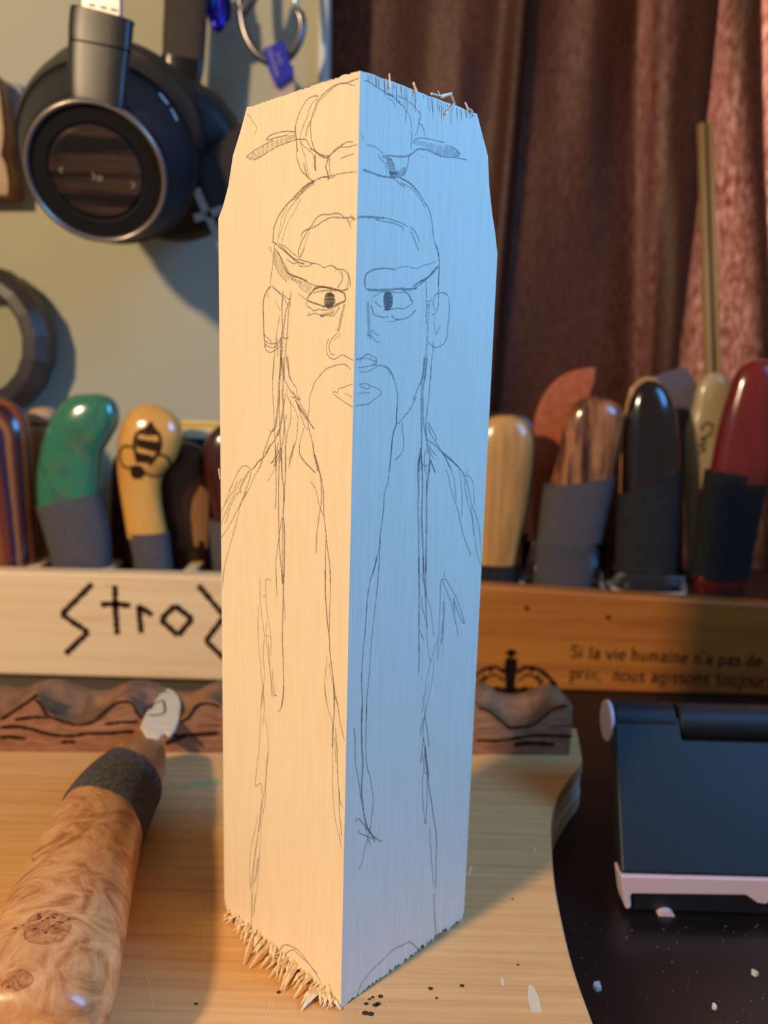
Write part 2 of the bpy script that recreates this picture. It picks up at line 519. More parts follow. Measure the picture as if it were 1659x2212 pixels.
def samp(poly, n, off):
    P = [on_lip(x, y, off) for x, y in poly]
    P = crom(P, 6)
    out = []
    x0, x1 = P[0].x, P[-1].x
    for i in range(n):
        x = x0 + (x1 - x0) * i / (n - 1)
        j = 0
        while j < len(P) - 2 and P[j + 1].x < x: j += 1
        a, c = P[j], P[j + 1]
        k = (x - a.x) / (c.x - a.x) if c.x - a.x > 1e-7 else 0
        out.append(a.lerp(c, max(0, min(1, k))))
    return out
NL = 150
FT, BT = samp(fr, NL, 0.0), samp(bk, NL, 0.020)
lip_front, lip_top = MB(), MB()
gv = []
for i in range(NL):
    f = FT[i]
    bt = Vector((f.x + (BT[i].x - f.x) * 1.0, BT[i].y, BT[i].z))
    gv.append((f, bt))
vs, fs = [], []
for f, bt in gv:
    vs += [Vector((f.x, f.y, 0.0)), Vector((f.x, f.y - 0.0006, f.z * 0.5)), f]
for i in range(NL - 1):
    for k in range(2):
        fs.append((3 * i + k, 3 * i + 3 + k, 3 * i + 4 + k, 3 * i + 1 + k))
lip_front.add(vs, fs)
vs, fs = [], []
n6 = 8
for f, bt in gv:
    for k in range(n6):
        t = k / (n6 - 1)
        p = f.lerp(bt, t); p.z -= 0.0022 * math.sin(math.pi * t)
        vs.append(p)
    vs.append(Vector((bt.x, bt.y + 0.007, bt.z - 0.002)))
    vs.append(Vector((bt.x, bt.y + 0.007, 0.0)))
w_ = n6 + 2
for i in range(NL - 1):
    for k in range(w_ - 1):
        fs.append((i * w_ + k, (i + 1) * w_ + k, (i + 1) * w_ + k + 1, i * w_ + k + 1))
fs.append(tuple((NL - 1) * w_ + k for k in range(w_)))
lip_top.add(vs, fs)
strip = lip_front.build('carved_strip', M_lipfront, brd)
e_ = gv[-1][0]
scoops = sharp(lip_top.build('scooped_top', M_lipscoop, strip), 60)
scoops['label'] = 'grey brown scooped top of the strip'
lb = MB()
cl = lambda s, ox, oy, k: [(ox + a / k, oy + c / k) for a, c in s]
lines3 = [
    (6, [(0, 1050), (60, 1010), (180, 930), (240, 885)]), (7, [(230, 920), (270, 970), (300, 1020), (400, 1060), (490, 1085)]),
    (6, [(500, 1085), (600, 1060), (680, 990), (740, 945), (800, 935), (850, 950), (880, 1010), (910, 1040)]),
    (7, [(95, 1050), (200, 1035), (310, 1035)]), (8, [(0, 1100), (100, 1095), (200, 1110), (300, 1140), (440, 1155), (560, 1140), (700, 1135), (860, 1125)]),
    (8, [(0, 1165), (60, 1160), (160, 1170)]), (7, [(390, 1195), (440, 1190), (480, 1195)]), (7, [(670, 1080), (750, 1070), (880, 1062)]),
    (6, [(1150, 1060), (1200, 1040), (1250, 970), (1300, 945), (1360, 950), (1405, 970)]), (9, [(1080, 1155), (1180, 1150), (1405, 1135)]), (7, [(1260, 1095), (1405, 1085)]),
    (10, [(1060, 1200), (1120, 1180), (1190, 1150)])]
linesR = [
    (6, [(80, 700), (140, 720), (200, 770), (250, 805), (300, 805), (380, 795), (440, 750), (500, 705), (570, 688)]), (5, [(70, 815), (180, 810)]),
    (7, [(70, 880), (200, 880), (300, 865), (400, 850), (600, 858)]), (6, [(480, 805), (590, 800)]), (11, [(280, 905), (350, 893), (500, 900)])]
random.seed(8)
for grp, ox, oy, k in ((lines3, 0, 1200, 2.9625), (linesR, 1000, 1250, 2.517)):
    for w, s in grp:
        polyline_ribbon(lb, [on_lip(x, y, -0.0007) for x, y in cl(s, ox, oy, k)], w * 0.00017, NF, 0.0001, 1.0, 0.0001)
stuff(lb.build('carved_groove', M_ink, strip))

# ------------------------------------------------------------------ basswood block
YAW, BH, W1, W2 = 0.7761, 0.2161, 0.0508, 0.0486
A = Vector((-math.cos(YAW), math.sin(YAW), 0))       # along the left face
B = Vector((math.sin(YAW), math.cos(YAW), 0))        # along the right face
NL_, NR_ = -B, -A                                     # outward normals of left and right face
O = Vector((0, 0, 0))
blk = thing('wood_block', 'tall upright basswood block with pencilled bearded face on both sides', 'wood block', (0.0, 0.03, 0.0))
def prof(pl, n, ax, wd_):
    out = []
    for x, y in pl:
        p = onP(x, y, O, n)
        out.append((p.z, max(0.0002, wd_ - p.dot(ax))))
    return out
dl = prof([(534, 230), (518, 288), (503.5, 335), (493, 403), (481, 448), (471, 472)], NL_, A, W1)
dr = prof([(1030, 243), (1054, 337), (1057, 403), (1063, 460), (1069, 497), (1077, 550)], NR_, B, W2)
def at_z(pr, z):
    pr = sorted(pr)
    if z <= pr[0][0]: return 0.0004
    if z >= pr[-1][0]: return pr[-1][1] + (z - pr[-1][0]) * 0.2
    for (z0, d0), (z1, d1) in zip(pr, pr[1:]):
        if z <= z1: return d0 + (d1 - d0) * (z - z0) / max(1e-6, z1 - z0)
random.seed(12)
zs = [0.0, 0.0022, 0.004, 0.010] + [0.02 + 0.01 * i for i in range(12)] + sorted(set([z for z, d in dl + dr])) + [BH]
zs = [z for z in sorted(zs) if z <= BH]
NS = 74
rings = []
for zi, z in enumerate(zs):
    a_, c_ = at_z(dl, z), at_z(dr, z)
    if z < 0.004: a_ = max(a_, 0.0022 * (1 - z / 0.004)); c_ = max(c_, 0.0012 * (1 - z / 0.004))
    ring = []
    for k in range(NS): ring.append(B * ((W2 - c_) * k / (NS - 1)) )           # right face, near edge outwards
    ring += [B * W2 + A * c_, B * W2 + A * (W1 - 0.0004), B * (W2 - 0.0004) + A * W1, A * W1 + B * a_]
    for k in range(NS - 1): ring.append(A * ((W1 - a_) * (1 - k / (NS - 1))))    # left face back to the near edge
    r2 = []
    for q, p in enumerate(ring):
        zz = z
        if zi == 0 and 1 < q < NS: zz = random.choice((0, 0.0003, 0.0006, 0.0011, 0.0017)) * (0.35 + 0.75 * q / NS) if q > 3 else 0.0
        if zi == 0 and q > NS + 4: zz = random.uniform(0, 0.0011)
        if zi == len(zs) - 1: zz = z + random.uniform(-0.00025, 0.0001)
        r2.append(p + Vector((0, 0, zz)))
    rings.append(r2)
cen = (A * W1 + B * W2) / 2
rings = [[p.lerp(cen, 0.06) * 1.0 + Vector((0, 0, 0.0021 - p.lerp(cen, 0.06).z)) for p in rings[0]]] + rings
b = MB(); b.loft(rings, True, True)
b.build('body', M_bass, blk)

# torn fibres fanning over the board under the left face
random.seed(21)
def dag(mb, base, tip, w, up):
    base, tip = Vector(base), Vector(tip)
    t = (tip - base); s = t.cross(Vector((0, 0, 1))).normalized() * w / 2
    mid = base.lerp(tip, 0.55) + Vector((0, 0, up))
    h = Vector((0, 0, w * 0.5))
    mb.loft([[base - s, base + s, base + h], [mid - s * .8, mid + s * .8, mid + h * .8], [tip - s * .18, tip + s * .18, tip + h * .2]])
fb = MB()
major = [((548, 2020), (526, 2084)), ((575, 2035), (552, 2060)), ((565, 2045), (545, 2058)), ((582, 2048), (538, 2092)), ((600, 2058), (560, 2093)), ((615, 2065), (575, 2094)),
         ((600, 2090), (580, 2113)), ((605, 2070), (597, 2113)), ((614, 2080), (602, 2122)), ((628, 2095), (606, 2138)), ((638, 2098), (612, 2140)), ((642, 2105), (640, 2118)),
         ((655, 2115), (634, 2138)), ((668, 2122), (634, 2157)), ((672, 2138), (650, 2170)), ((682, 2142), (650, 2183)), ((684, 2145), (692, 2170)), ((690, 2145), (704, 2173)),
         ((530, 2005), (518, 2032)), ((536, 2012), (526, 2040)), ((522, 1998), (512, 2018)), ((560, 2030), (548, 2048)), ((690, 2150), (662, 2172)), ((700, 2160), (716, 2176)), ((708, 2163), (735, 2181)), ((650, 2112), (630, 2128)), ((590, 2052), (584, 2078)), ((625, 2085), (618, 2112))]
def fib_base(x, y):
    p = onZ(x, y, 0.0006)
    s = max(0.001, min(W1 - 0.001, p.dot(A)))
    return A * s + NL_ * 0.0001 + Vector((0, 0, random.uniform(0.0004, 0.0022)))
for (bx, by), (tx, ty) in major:
    dag(fb, fib_base(bx, by), onZ(tx, ty, 0.0006), random.uniform(0.0010, 0.0018), 0.0008)
for i in range(70):
    s = random.uniform(0.001, 0.048)
    p = A * s + Vector((0, 0, random.uniform(0.0005, 0.003)))
    L = random.uniform(0.0012, 0.0045)
    d = (NL_ * random.uniform(0.4, 1) - A * random.uniform(-0.6, 0.6)).normalized()
    dag(fb, p, Vector((p.x, p.y, 0.0004)) + d * L, random.uniform(0.0003, 0.0009), 0.0004)
stuff(fb.build('torn_fibre', M_torn, blk))
fb = MB()
def onR(x, y): return onP(x, y, O, NR_)
for pl, w in (([(840, 190), (838, 160)], .0004), ([(897, 199), (892, 185), (890, 178)], .0006), ([(929, 203), (952, 209)], .0005), ([(950, 210), (943, 197)], .0003),
              ([(951, 209), (972, 203)], .0009), ([(971, 203), (979, 224), (960, 247)], .0006), ([(1009, 237), (1002, 222)], .0006), ([(1013, 237), (1018, 242)], .0007),
              ([(1011, 1890), (1016, 1870)], .0005), ([(996, 1985), (992, 1995)], .0006), ([(474, 1012), (476, 1035)], .0004)):
    P = [onR(x, y) + NR_ * 0.0004 for x, y in pl]
    if pl[0][0] < 600: P = [onP(x, y, O, NL_) + NL_ * 0.0002 for x, y in pl]
    for q0, q1 in zip(P, P[1:]):
        fb.tube([q0, q1], [w / 2, w * 0.35], 5)
stuff(fb.build('splinter', M_torn, blk))
# frayed grain along the sawn top of the right face
fb = MB()
for i in range(64):
    t = random.uniform(0.04, 0.98)
    x = 782 + (1026 - 782) * t; y = 152 + 93 * t
    hgt = random.uniform(8, 30) * (1.7 if random.random() < 0.25 else 1.0)
    w = random.uniform(1.5, 5.5)
    q = [onR(x, y + 2), onR(x + w, y + 2 + w * 0.38), onR(x + w * 0.6, y + hgt), onR(x + w * 0.35, y + hgt * 1.15)]
    flat_poly(fb, q, NR_, 0.00004 + 0.000002 * i)
stuff(fb.build('frayed_grain', M_torn_grey, blk))

# ------------------------------------------------------------------ pencil
M_pencil = bpy.data.materials.new('pencil_graphite')
M_pencil.use_nodes = True
nt = M_pencil.node_tree
pb = nt.nodes['Principled BSDF']
pb.inputs['Base Color'].default_value = (0.10, 0.085, 0.085, 1); pb.inputs['Roughness'].default_value = 0.55
at = nt.nodes.new('ShaderNodeAttribute'); at.attribute_name = 'ink'
tc = nt.nodes.new('ShaderNodeTexCoord')
nz = nt.nodes.new('ShaderNodeTexNoise'); nz.inputs['Scale'].default_value = 4200; nz.inputs['Detail'].default_value = 2
nt.links.new(tc.outputs['Object'], nz.inputs['Vector'])
mr = nt.nodes.new('ShaderNodeMapRange'); mr.inputs[1].default_value = 0.3; mr.inputs[2].default_value = 0.7; mr.inputs[3].default_value = 0.45; mr.inputs[4].default_value = 1.25
nt.links.new(nz.outputs['Fac'], mr.inputs[0])
mu = nt.nodes.new('ShaderNodeMath'); mu.operation = 'MULTIPLY'; mu.use_clamp = True
nt.links.new(at.outputs['Fac'], mu.inputs[0]); nt.links.new(mr.outputs[0], mu.inputs[1])
tr_ = nt.nodes.new('ShaderNodeBsdfTransparent')
mx = nt.nodes.new('ShaderNodeMixShader')
nt.links.new(mu.outputs[0], mx.inputs[0]); nt.links.new(tr_.outputs[0], mx.inputs[1]); nt.links.new(pb.outputs[0], mx.inputs[2])
nt.links.new(mx.outputs[0], nt.nodes['Material Output'].inputs[0])
# strokes: 'F face ox oy scale' opens a patch; 'w d x y x y ...' one stroke; 'H d n U.. / V..' a hatch between two edges
STROKES = """
F L 500 160 5.53
2.5 .6 1520 50 1440 80 1370 110 1300 115 1230 140 1170 180 1110 230 1070 270 1030 320 1000 400 970 480 950 560 945 650 955 760 980 870 1020 940 1100 970 1170 975 1230 910 1300 860 1380 815 1460 810
2 .5 1480 130 1440 135 1380 105 1300 110
2 .45 1270 125 1200 180 1130 250 1050 320 1020 380 1000 450 960 540 920 640 890 740
2.2 .6 1040 265 980 265 900 310 850 390 810 470 780 560 765 620
2 .5 1030 290 980 330 930 420 910 500 870 590 840 680 820 760 830 830
2 .45 945 560 900 650 880 780
4 .6 765 620 765 700 775 780 780 860 790 930
2.2 .6 775 920 775 980 800 1060 830 1140 890 1210 960 1270 1000 1280
2 .5 830 800 850 900 880 980 895 1080 910 1150 930 1230
3 .5 860 1060 880 1140 910 1240
2 .5 830 830 900 890 960 940 990 1010 990 1100 1010 1160
4 .65 1000 960 1000 1050 1005 1160
3 .6 940 890 1000 920 1060 970 1120 1000 1180 980
2.5 .5 890 780 920 830 960 900
3.5 .6 1170 985 1140 1060 1130 1120 1150 1180 1160 1270
2.2 .5 1180 1000 1170 1100 1185 1210
2.2 .55 1190 960 1290 880 1330 870 1400 870 1510 840
2.2 .5 1300 1010 1380 980 1470 950
2.2 .6 760 690 650 685 560 700 470 730 415 775 440 785 520 765 600 745 680 725
2.2 .6 890 780 800 780 720 800 640 830 540 870 440 930 340 990 260 1030
2.2 .5 170 990 250 930 330 880 420 830 500 790
H .5 30 170 990 300 900 430 825 560 775 680 735 760 715 / 240 1030 340 990 440 930 560 860 660 810 760 770
2.2 .55 1500 1170 1400 1175 1300 1190 1190 1215 1110 1230 1040 1250 980 1280 920 1310 860 1350 820 1390
3 .4 1250 1210 1180 1240 1100 1225 1040 1260
1.6 .4 180 485 220 500 250 560 290 610 300 660 275 730
F L 550 370 6.912
4 .5 890 150 800 190 720 260 640 330 550 430 470 510 410 590 360 670 320 760 290 850 280 950 280 1040
2 .45 880 170 780 240 720 300 660 390 590 470 520 560 460 670 440 760 400 880 360 990 340 1080
2 .4 690 400 640 520 570 640 500 760 450 900 400 1080
2 .4 500 510 440 620 400 720 380 850 350 980
H .35 24 870 150 700 280 560 430 / 900 190 760 300 620 430
3 .6 265 1040 370 1130 450 1190 540 1270 620 1340 690 1370 745 1380
2.5 .55 350 1070 430 1150 500 1230 580 1300 680 1320 760 1345 870 1375
2 .45 390 1080 480 1140 560 1220 650 1280
2 .5 480 1305 530 1350 590 1380 660 1360
2.2 .55 655 1390 690 1420 760 1415 810 1415 870 1375 960 1390 1040 1435 1100 1415 1160 1410 1230 1460
3 .5 650 1270 660 1180 690 1080 740 980 800 880 860 800 900 730 960 670 1030 645 1110 645 1200 630 1290 645 1340 690 1430 690 1520 720
3 .5 690 970 720 910 780 870 850 850 930 810 1000 760 1070 720 1150 690 1250 690 1350 700
2 .4 670 1300 720 1180 770 1040 820 900
2.2 .5 670 1300 710 1230 755 1130
3 .5 1370 690 1400 740 1440 850
3 .4 1430 660 1480 700 1430 770
2.5 .5 300 1100 290 1200 280 1300 270 1420 250 1540 235 1700
2 .4 250 1210 215 1150 240 1140 270 1230 290 1290
H .28 36 300 1150 380 1300 470 1450 560 1560 700 1640 / 290 1380 360 1500 450 1600 560 1640 700 1690
3 .5 310 1150 380 1280 430 1400 500 1520 600 1570 700 1600 790 1640
2.2 .5 300 1390 340 1480 400 1570 490 1650
2.5 .45 350 1200 420 1330 470 1430 510 1510
F L 550 570 6.912
2.5 .6 500 130 600 180 700 220 760 260 840 300 930 330 1040 345 1150 360 1260 395 1370 390 1400 360
3 .5 1180 40 1240 80 1320 85 1380 130 1420 210 1430 280 1430 350
2.2 .5 1390 130 1400 200 1400 280 1380 360 1330 395
4 .45 1280 100 1310 170 1310 240 1270 310 1240 370
2.5 .5 1190 120 1240 90
4.5 .75 880 380 960 350 1040 345 1140 370 1220 390 1290 405
3.5 .7 900 370 850 430 800 490 790 540 850 570 940 600 1050 640 1150 640 1240 600 1340 560 1355 490 1330 430 1280 420
H .75 26 1120 428 1055 455 1032 540 1042 615 1095 665 / 1130 428 1195 460 1213 530 1197 605 1120 665
H .6 16 1110 435 1060 465 1040 540 1050 615 1090 660 / 1135 435 1190 470 1205 530 1190 600 1125 660
3 .5 880 440 960 410 1080 400 1180 410
2.5 .5 780 560 775 620 840 660 880 700 960 680 1060 690 1150 670 1240 620 1260 650 1210 740 1170 780 1080 760 1010 780 940 750 880 740 800 770 820 720
H .45 18 980 750 1080 720 1200 690 / 1000 800 1080 780 1190 750
2 .4 650 440 710 490 780 540
2.5 .35 660 330 740 400 830 440
H .25 30 540 180 700 250 860 330 / 560 250 680 330 820 430
7 .38 1340 600 1320 700 1290 820 1270 920 1245 1020
2.5 .5 1240 1030 1180 1090 1140 1150 1110 1220 1120 1290 1140 1340 1190 1360
2.5 .5 1110 1120 1080 1190 1075 1300 1100 1370 1140 1410 1190 1420 1240 1400 1300 1360 1370 1385 1430 1420 1480 1440
2 .35 1290 1030 1250 1090 1190 1130
4 .55 250 330 180 410 140 520 130 650 135 850 140 1020 150 1150 160 1260
2.2 .5 260 320 330 390 420 460 500 520 550 525
2 .5 270 350 360 430 430 510 500 620
2.2 .5 140 1050 200 1110 270 1180
2.2 .55 155 1140 200 1180 270 1195 340 1170 400 1100 430 1090
2.2 .5 155 1190 200 1230 270 1250 330 1220 390 1150
2.2 .55 160 1270 210 1320 270 1310 330 1270 370 1240
2 .4 320 540 350 630 390 700
2 .4 185 420 210 500 225 505
3.5 .5 430 400 420 500 410 620 410 800 420 950 400 1100 385 1250 390 1400 380 1550 370 1728
4 .45 550 420 520 560 470 700 450 850 430 1000 430 1130
4 .4 540 560 510 700 500 850 490 1000 480 1130 465 1300 480 1450 510 1600 540 1728
2.5 .45 380 770 350 920 330 1060 310 1200 295 1400 285 1550 270 1728
6 .5 400 1100 410 1250 400 1400 420 1550 440 1728
3 .45 330 1100 340 1250 350 1390
2 .5 430 1110 490 1110 515 1085
2.5 .5 930 1728 1000 1640 1070 1570 1150 1535 1250 1505 1350 1500 1400 1540 1440 1580
F L 550 770 6.912
2.5 .5 930 340 890 400 860 500 830 580 820 680 815 780 800 900 800 1000 820 1110 850 1220 875 1330 890 1450 920 1600 940 1728
2.2 .5 1470 410 1400 430 1340 460 1260 480 1240 540 1210 530 1170 540 1230 600 1300 650 1390 710 1470 755
2 .45 1345 555 1400 575 1460 610
2.5 .55 490 0 510 150 520 300 570 390 620 470 640 560 680 650 600 610 555 610
2.2 .55 460 350 500 450 560 540 640 610 670 690 740 800 800 930
3.5 .6 610 650 660 740 730 840 800 950 890 1085
2.5 .5 575 510 620 650 670 800 700 900 750 1040 830 1110
4 .35 640 720 700 830 790 960
2.2 .45 480 480 490 580 530 680 590 760 630 860 660 940
2.2 .5 290 0 275 250 270 450 280 700 290 900 300 1100 310 1300 325 1500 325 1728
6 .5 400 0 390 200 370 400 360 600 345 800 325 950 310 1050 260 1120
5 .45 440 0 440 250 425 450 420 600 430 750 400 950 380 1100 340 1180
3 .5 470 550 440 700 430 850 450 1050 460 1250 465 1500 465 1728
3 .5 380 500 370 800 375 1000 385 1250 400 1500 410 1728
3 .45 480 870 450 1000 430 1200 410 1350 390 1500 365 1600
3 .4 540 650 545 850 530 1000 490 1150 480 1300
3 .5 270 1100 220 1200 180 1320 140 1420 130 1520
4 .45 370 1080 300 1250 220 1350 160 1450
2 .45 220 1080 235 1130 265 1110
3 .45 360 1280 320 1450 270 1570 230 1595
3 .4 380 1350 330 1500 290 1660
2.2 .45 640 950 640 1100 620 1250 580 1370 540 1480 520 1600
3.5 .35 600 1290 560 1450 510 1550
2.2 .45 740 1070 700 1200 670 1350 680 1460 750 1570 830 1650 900 1728
4 .35 900 1470 930 1600 960 1728
2.2 .45 120 1520 60 1570 0 1660
2.2 .4 120 1530 80 1640 50 1728
F L 470 960 5.53
3 .45 630 30 550 160 490 200 440 270 400 310
2.2 .45 540 180 500 280 440 380 400 480 350 580 300 660
2.2 .5 90 700 130 590 180 470 240 340 290 270 335 255 380 280 400 320 390 390 350 510 310 620 280 700 200 860 130 990 40 1120
2.2 .5 270 720 230 920 180 1100 130 1280 90 1430 65 1560 60 1659
2.2 .45 240 430 190 550 110 680 60 770 40 840
2.2 .45 290 400 220 540 150 700 90 830 40 970
2.2 .5 290 580 260 570 220 610 180 680 140 790 90 950
6 .35 380 310 330 400 280 500 270 560
4 .35 350 560 300 660 270 740
3 .5 690 0 695 200 700 400 700 560 690 780
3 .5 740 60 735 300 730 560 730 800 735 1050 740 1200 755 1400 770 1560 775 1659
4 .55 755 30 765 200 770 350 790 500 795 650 785 850 800 1000 800 1200 795 1500 790 1659
3 .5 815 0 815 200 810 400 800 550 785 700
2.5 .5 770 870 750 1000 735 1120 710 1300 695 1450 705 1659
2.5 .5 775 870 780 1100 775 1350 770 1659
2 .4 690 290 640 370 595 445
3 .45 740 70 690 180 640 220
3 .4 780 60 720 180 670 270
2.2 .45 910 0 880 180 860 230 850 290
2.2 .5 980 0 980 100 1020 180 1100 270 1175 345
4 .4 1165 120 1210 280 1230 400 1245 560 1240 700 1210 880 1185 1100 1180 1300
2.5 .55 1140 0 1160 150 1210 300 1250 450 1270 600 1270 800 1290 1000 1310 1200 1340 1440 1350 1659
2.2 .5 1110 440 1170 530 1200 660 1210 720 1270 860
2.5 .5 1300 1070 1290 1300 1290 1659
1.6 .3 460 845 500 855
F L 470 1230 5.53
2.2 .45 85 0 70 100 60 220
3.2 .55 770 0 785 200 785 400 775 800 785 1100 790 1300 785 1500 760 1659
2.2 .5 700 0 705 200 715 340
2.2 .5 795 0 790 300 800 450 810 610
2 .45 510 110 510 300 520 480 550 700 560 800 545 1000 560 1200 555 1350 540 1500 520 1659
2 .45 645 140 580 120 580 300 590 480 620 680 640 850 635 1040
2 .45 490 420 485 700 495 950 515 1130 525 1290 545 1400 555 1659
2 .4 590 620 580 720 590 900 615 1100 640 1350 655 1525
2.2 .5 610 880 620 1100 640 1300 655 1520
2 .4 560 790 600 790 630 810
2.2 .5 655 1180 665 1350 680 1490 695 1510 705 1495
2 .45 545 320 560 330 580 315
3.2 .6 1285 0 1290 300 1310 600 1335 800 1345 1000 1370 1200 1390 1400 1395 1659
2.5 .55 1350 0 1350 250 1340 500 1335 760
2 .45 1310 1040 1285 1300 1285 1450 1310 1630
2.2 .5 1335 1120 1360 1280 1400 1450 1440 1640
F L 520 1480 4.424
2 .45 215 0 195 200 185 450 180 580 160 750 135 965
2 .4 135 965 165 955 200 940 200 1050
2 .4 215 60 230 200 210 400
2 .4 230 300 250 400 265 600 255 750 240 930 215 1080 190 1250 165 1420 130 1650 95 1950
4 .35 205 1080 185 1280 170 1400
2 .4 165 1240 130 1420 100 1550 85 1750 95 1950
2 .4 260 640 240 900 235 1100 200 1300 185 1550 170 1800 150 2000 120 2180
5 .3 170 1640 150 1800 125 1900
2 .45 165 1450 130 1700 110 1950 105 2212
2.5 .5 410 0 405 120 385 220 360 250
2.2 .5 295 0 300 110
2.2 .5 315 0 325 95 340 95
2 .45 805 0 820 150 850 270 880 370 875 500 880 700 880 900 885 1100 900 1250 930 1400 965 1480
4 .5 890 0 895 200 885 400 875 600
2.5 .5 895 100 930 200 950 350 992 530
2.5 .55 905 400 920 600 925 800 935 950 950 1100 980 1170
2.5 .5 940 1000 945 1200 960 1380 968 1450
2 .4 900 480 905 650 910 750
2 .45 940 1420 955 1500 964 1560
F L 470 1930 5.925
2.2 .5 445 0 440 200 435 400 430 520
2 .4 490 0 475 150 465 300
2.2 .55 740 810 790 740 840 665 900 660 970 690 1040 730 1120 830 1200 940 1280 1060 1340 1180 1360 1280
2.2 .5 830 770 860 745 830 800 850 800 900 750 970 720 1050 790 1150 880 1220 960 1280 1025
2.2 .5 1425 1150 1460 1250 1490 1350
1.6 .35 480 520 560 620 680 690
F R 760 160 5.53
2.2 .6 150 80 200 90 260 130 340 180 410 220 480 260 560 340 620 390 645 450 640 580
3.5 .6 380 200 430 240 500 260
3 .6 530 250 540 300 580 350
2.2 .55 550 260 640 300 720 360 780 430 820 490 800 580 850 630 870 740
2 .5 800 580 780 680 750 740
2 .5 650 430 690 500 710 600 715 750 705 900
2 .5 420 280 490 330 520 400
2 .5 175 850 250 860 310 890 360 940 370 1000
4 .5 370 990 450 975 560 985 660 980 720 950 780 900 840 895 900 905 980 940 1080 990
2.2 .55 680 960 670 1080 640 1180
2.2 .5 310 950 350 1020 400 1080 420 1200
H .4 20 400 1000 420 1100 450 1200 / 480 1010 520 1100 560 1200
H .42 26 440 1150 520 1160 640 1100 / 480 1240 560 1240 640 1210
H .5 34 730 780 850 800 1000 830 1130 860 1220 880 1300 960 / 730 830 860 870 980 930 1080 990 1200 1000 1260 990
2.2 .5 740 790 800 765 900 770 1000 795 1110 815
2.2 .5 1110 850 1220 880 1300 960
2.2 .5 1080 990 1250 1000 1380 1025
2 .4 770 950 860 990
4 .6 130 1140 200 1165 270 1190 340 1215 430 1230 520 1240
2.2 .6 560 1230 640 1270 700 1310 770 1382
2 .5 500 1240 560 1300 640 1360
2 .5 530 1250 545 1330
2 .4 100 710 130 750 125 800
F R 760 370 6.912
2.2 .6 720 100 800 135 880 190 950 260 1010 340 1080 450 1140 550 1180 660 1200 800 1215 950 1240 1060 1280 1180 1300 1300 1305 1450 1295 1600 1290 1728
2 .5 730 170 830 220 910 270 970 340 1050 460 1090 550
2 .5 1110 620 1160 740
4.5 .55 80 690 200 680 350 690 480 700
2.2 .5 450 690 560 710 650 740 740 770 830 830
2.2 .5 350 720 480 750 580 765 680 795 760 840 765 900
3 .5 870 830 930 890 980 970 1005 1060
2.5 .5 870 880 910 970 950 1060 1000 1190
3 .55 230 1520 300 1480 400 1455 500 1450 640 1465
2 .4 640 1465 780 1420 900 1440 980 1445 1080 1400 1160 1385 1260 1340
2.5 .5 230 1520 200 1570 195 1650 210 1728
3.5 .5 1280 1420 1220 1500 1130 1590 1010 1650
2 .4 1110 1620 1110 1728
3 .5 1250 1080 1280 1180 1300 1280
F R 750 570 6.912
2.2 .5 1360 0 1370 150 1360 300 1365 430 1360 560 1355 640 1310 740 1260 760
3.5 .5 1350 40 1280 120 1180 220 1080 270 980 340
2.5 .45 1180 230 1100 300 1000 370
2.5 .5 300 130 265 200 265 340 300 385
4.5 .55 290 380 380 390 520 390 640 380 800 370 900 380 1040 360
H .65 24 560 425 535 500 540 600 560 692 / 660 425 690 520 680 610 630 692
H .5 14 570 430 545 500 550 600 565 690 / 650 430 680 520 670 610 625 690
2.2 .5 390 490 440 460 520 420 640 410 760 430 850 420 910 460 950 530 980 570 930 620 840 670 740 660 640 680 540 690
2.2 .5 410 560 460 610 520 650
2 .5 830 390 900 430 930 470 950 540 990 555
2.5 .5 400 760 470 780 550 800 620 780
2.5 .55 660 770 720 820 800 830 900 800 970 750 1020 680
2 .35 590 860 700 855 780 830
3 .55 350 610 380 700 400 760
2.5 .5 350 510 380 560
8 .3 310 560 310 700 320 850 320 1000 315 1070
2.5 .5 355 980 360 1060 400 1120 450 1165 480 1160
2 .5 370 980 420 1040 480 1070
3 .5 300 1080 340 1070 345 1130
2.5 .55 130 1425 200 1410 260 1370 310 1345 370 1375 430 1400
2.2 .5 190 1470 210 1420 300 1410 380 1440 430 1450
3 .5 430 1400 430 1480 390 1490
2.2 .55 1300 500 1330 450 1430 430 1500 470 1525 580 1520 750 1500 950 1480 1120 1430 1200 1350 1245 1280 1230 1210 1170
2 .5 1300 500 1285 600 1310 700
2 .45 1300 760 1300 900 1310 1030 1330 1040 1360 980 1385 910
2 .5 1180 230 1180 400 1190 510
2 .5 1160 550 1220 560 1280 510
3 .5 1190 580 1180 750 1180 900
H .35 60 1200 600 1190 900 1170 1200 1140 1500 1120 1728 / 1240 600 1220 900 1210 1200 1190 1500 1170 1728
2.2 .5 1280 1150 1280 1300 1260 1450 1245 1728
2.2 .5 160 1550 260 1540 380 1510 520 1520 590 1560 630 1610 670 1660 690 1728
2.2 .45 180 1610 290 1610 400 1560 450 1530
F R 750 770 6.912
2.5 .5 560 130 630 190 680 280 710 380 735 480 750 600 745 750 735 900 735 1000 700 1110 675 1220 655 1400 640 1600 630 1728
2.2 .5 180 420 270 400 330 430 420 460 490 500 510 540 470 590 400 640 310 710 200 720 120 740
2.2 .45 180 425 250 470 320 480 340 440
2 .4 150 550 280 540 340 545
5 .5 215 735 230 745
2.5 .5 1130 280 1100 370 1060 460 1010 580 980 660
2.5 .5 1030 600 990 690 940 780 880 860 820 940 750 1010
2 .4 780 860 880 850
2 .35 760 940 850 900
2.2 .55 820 970 825 1100 840 1200 845 1320 830 1400 790 1470 700 1555
4 .5 1150 0 1140 200 1110 400 1105 700 1105 900 1110 1100 1110 1300 1100 1450 1065 1600 1060 1728
4 .45 1190 0 1170 250 1130 500 1130 800 1140 1000 1170 1150 1190 1300 1200 1450
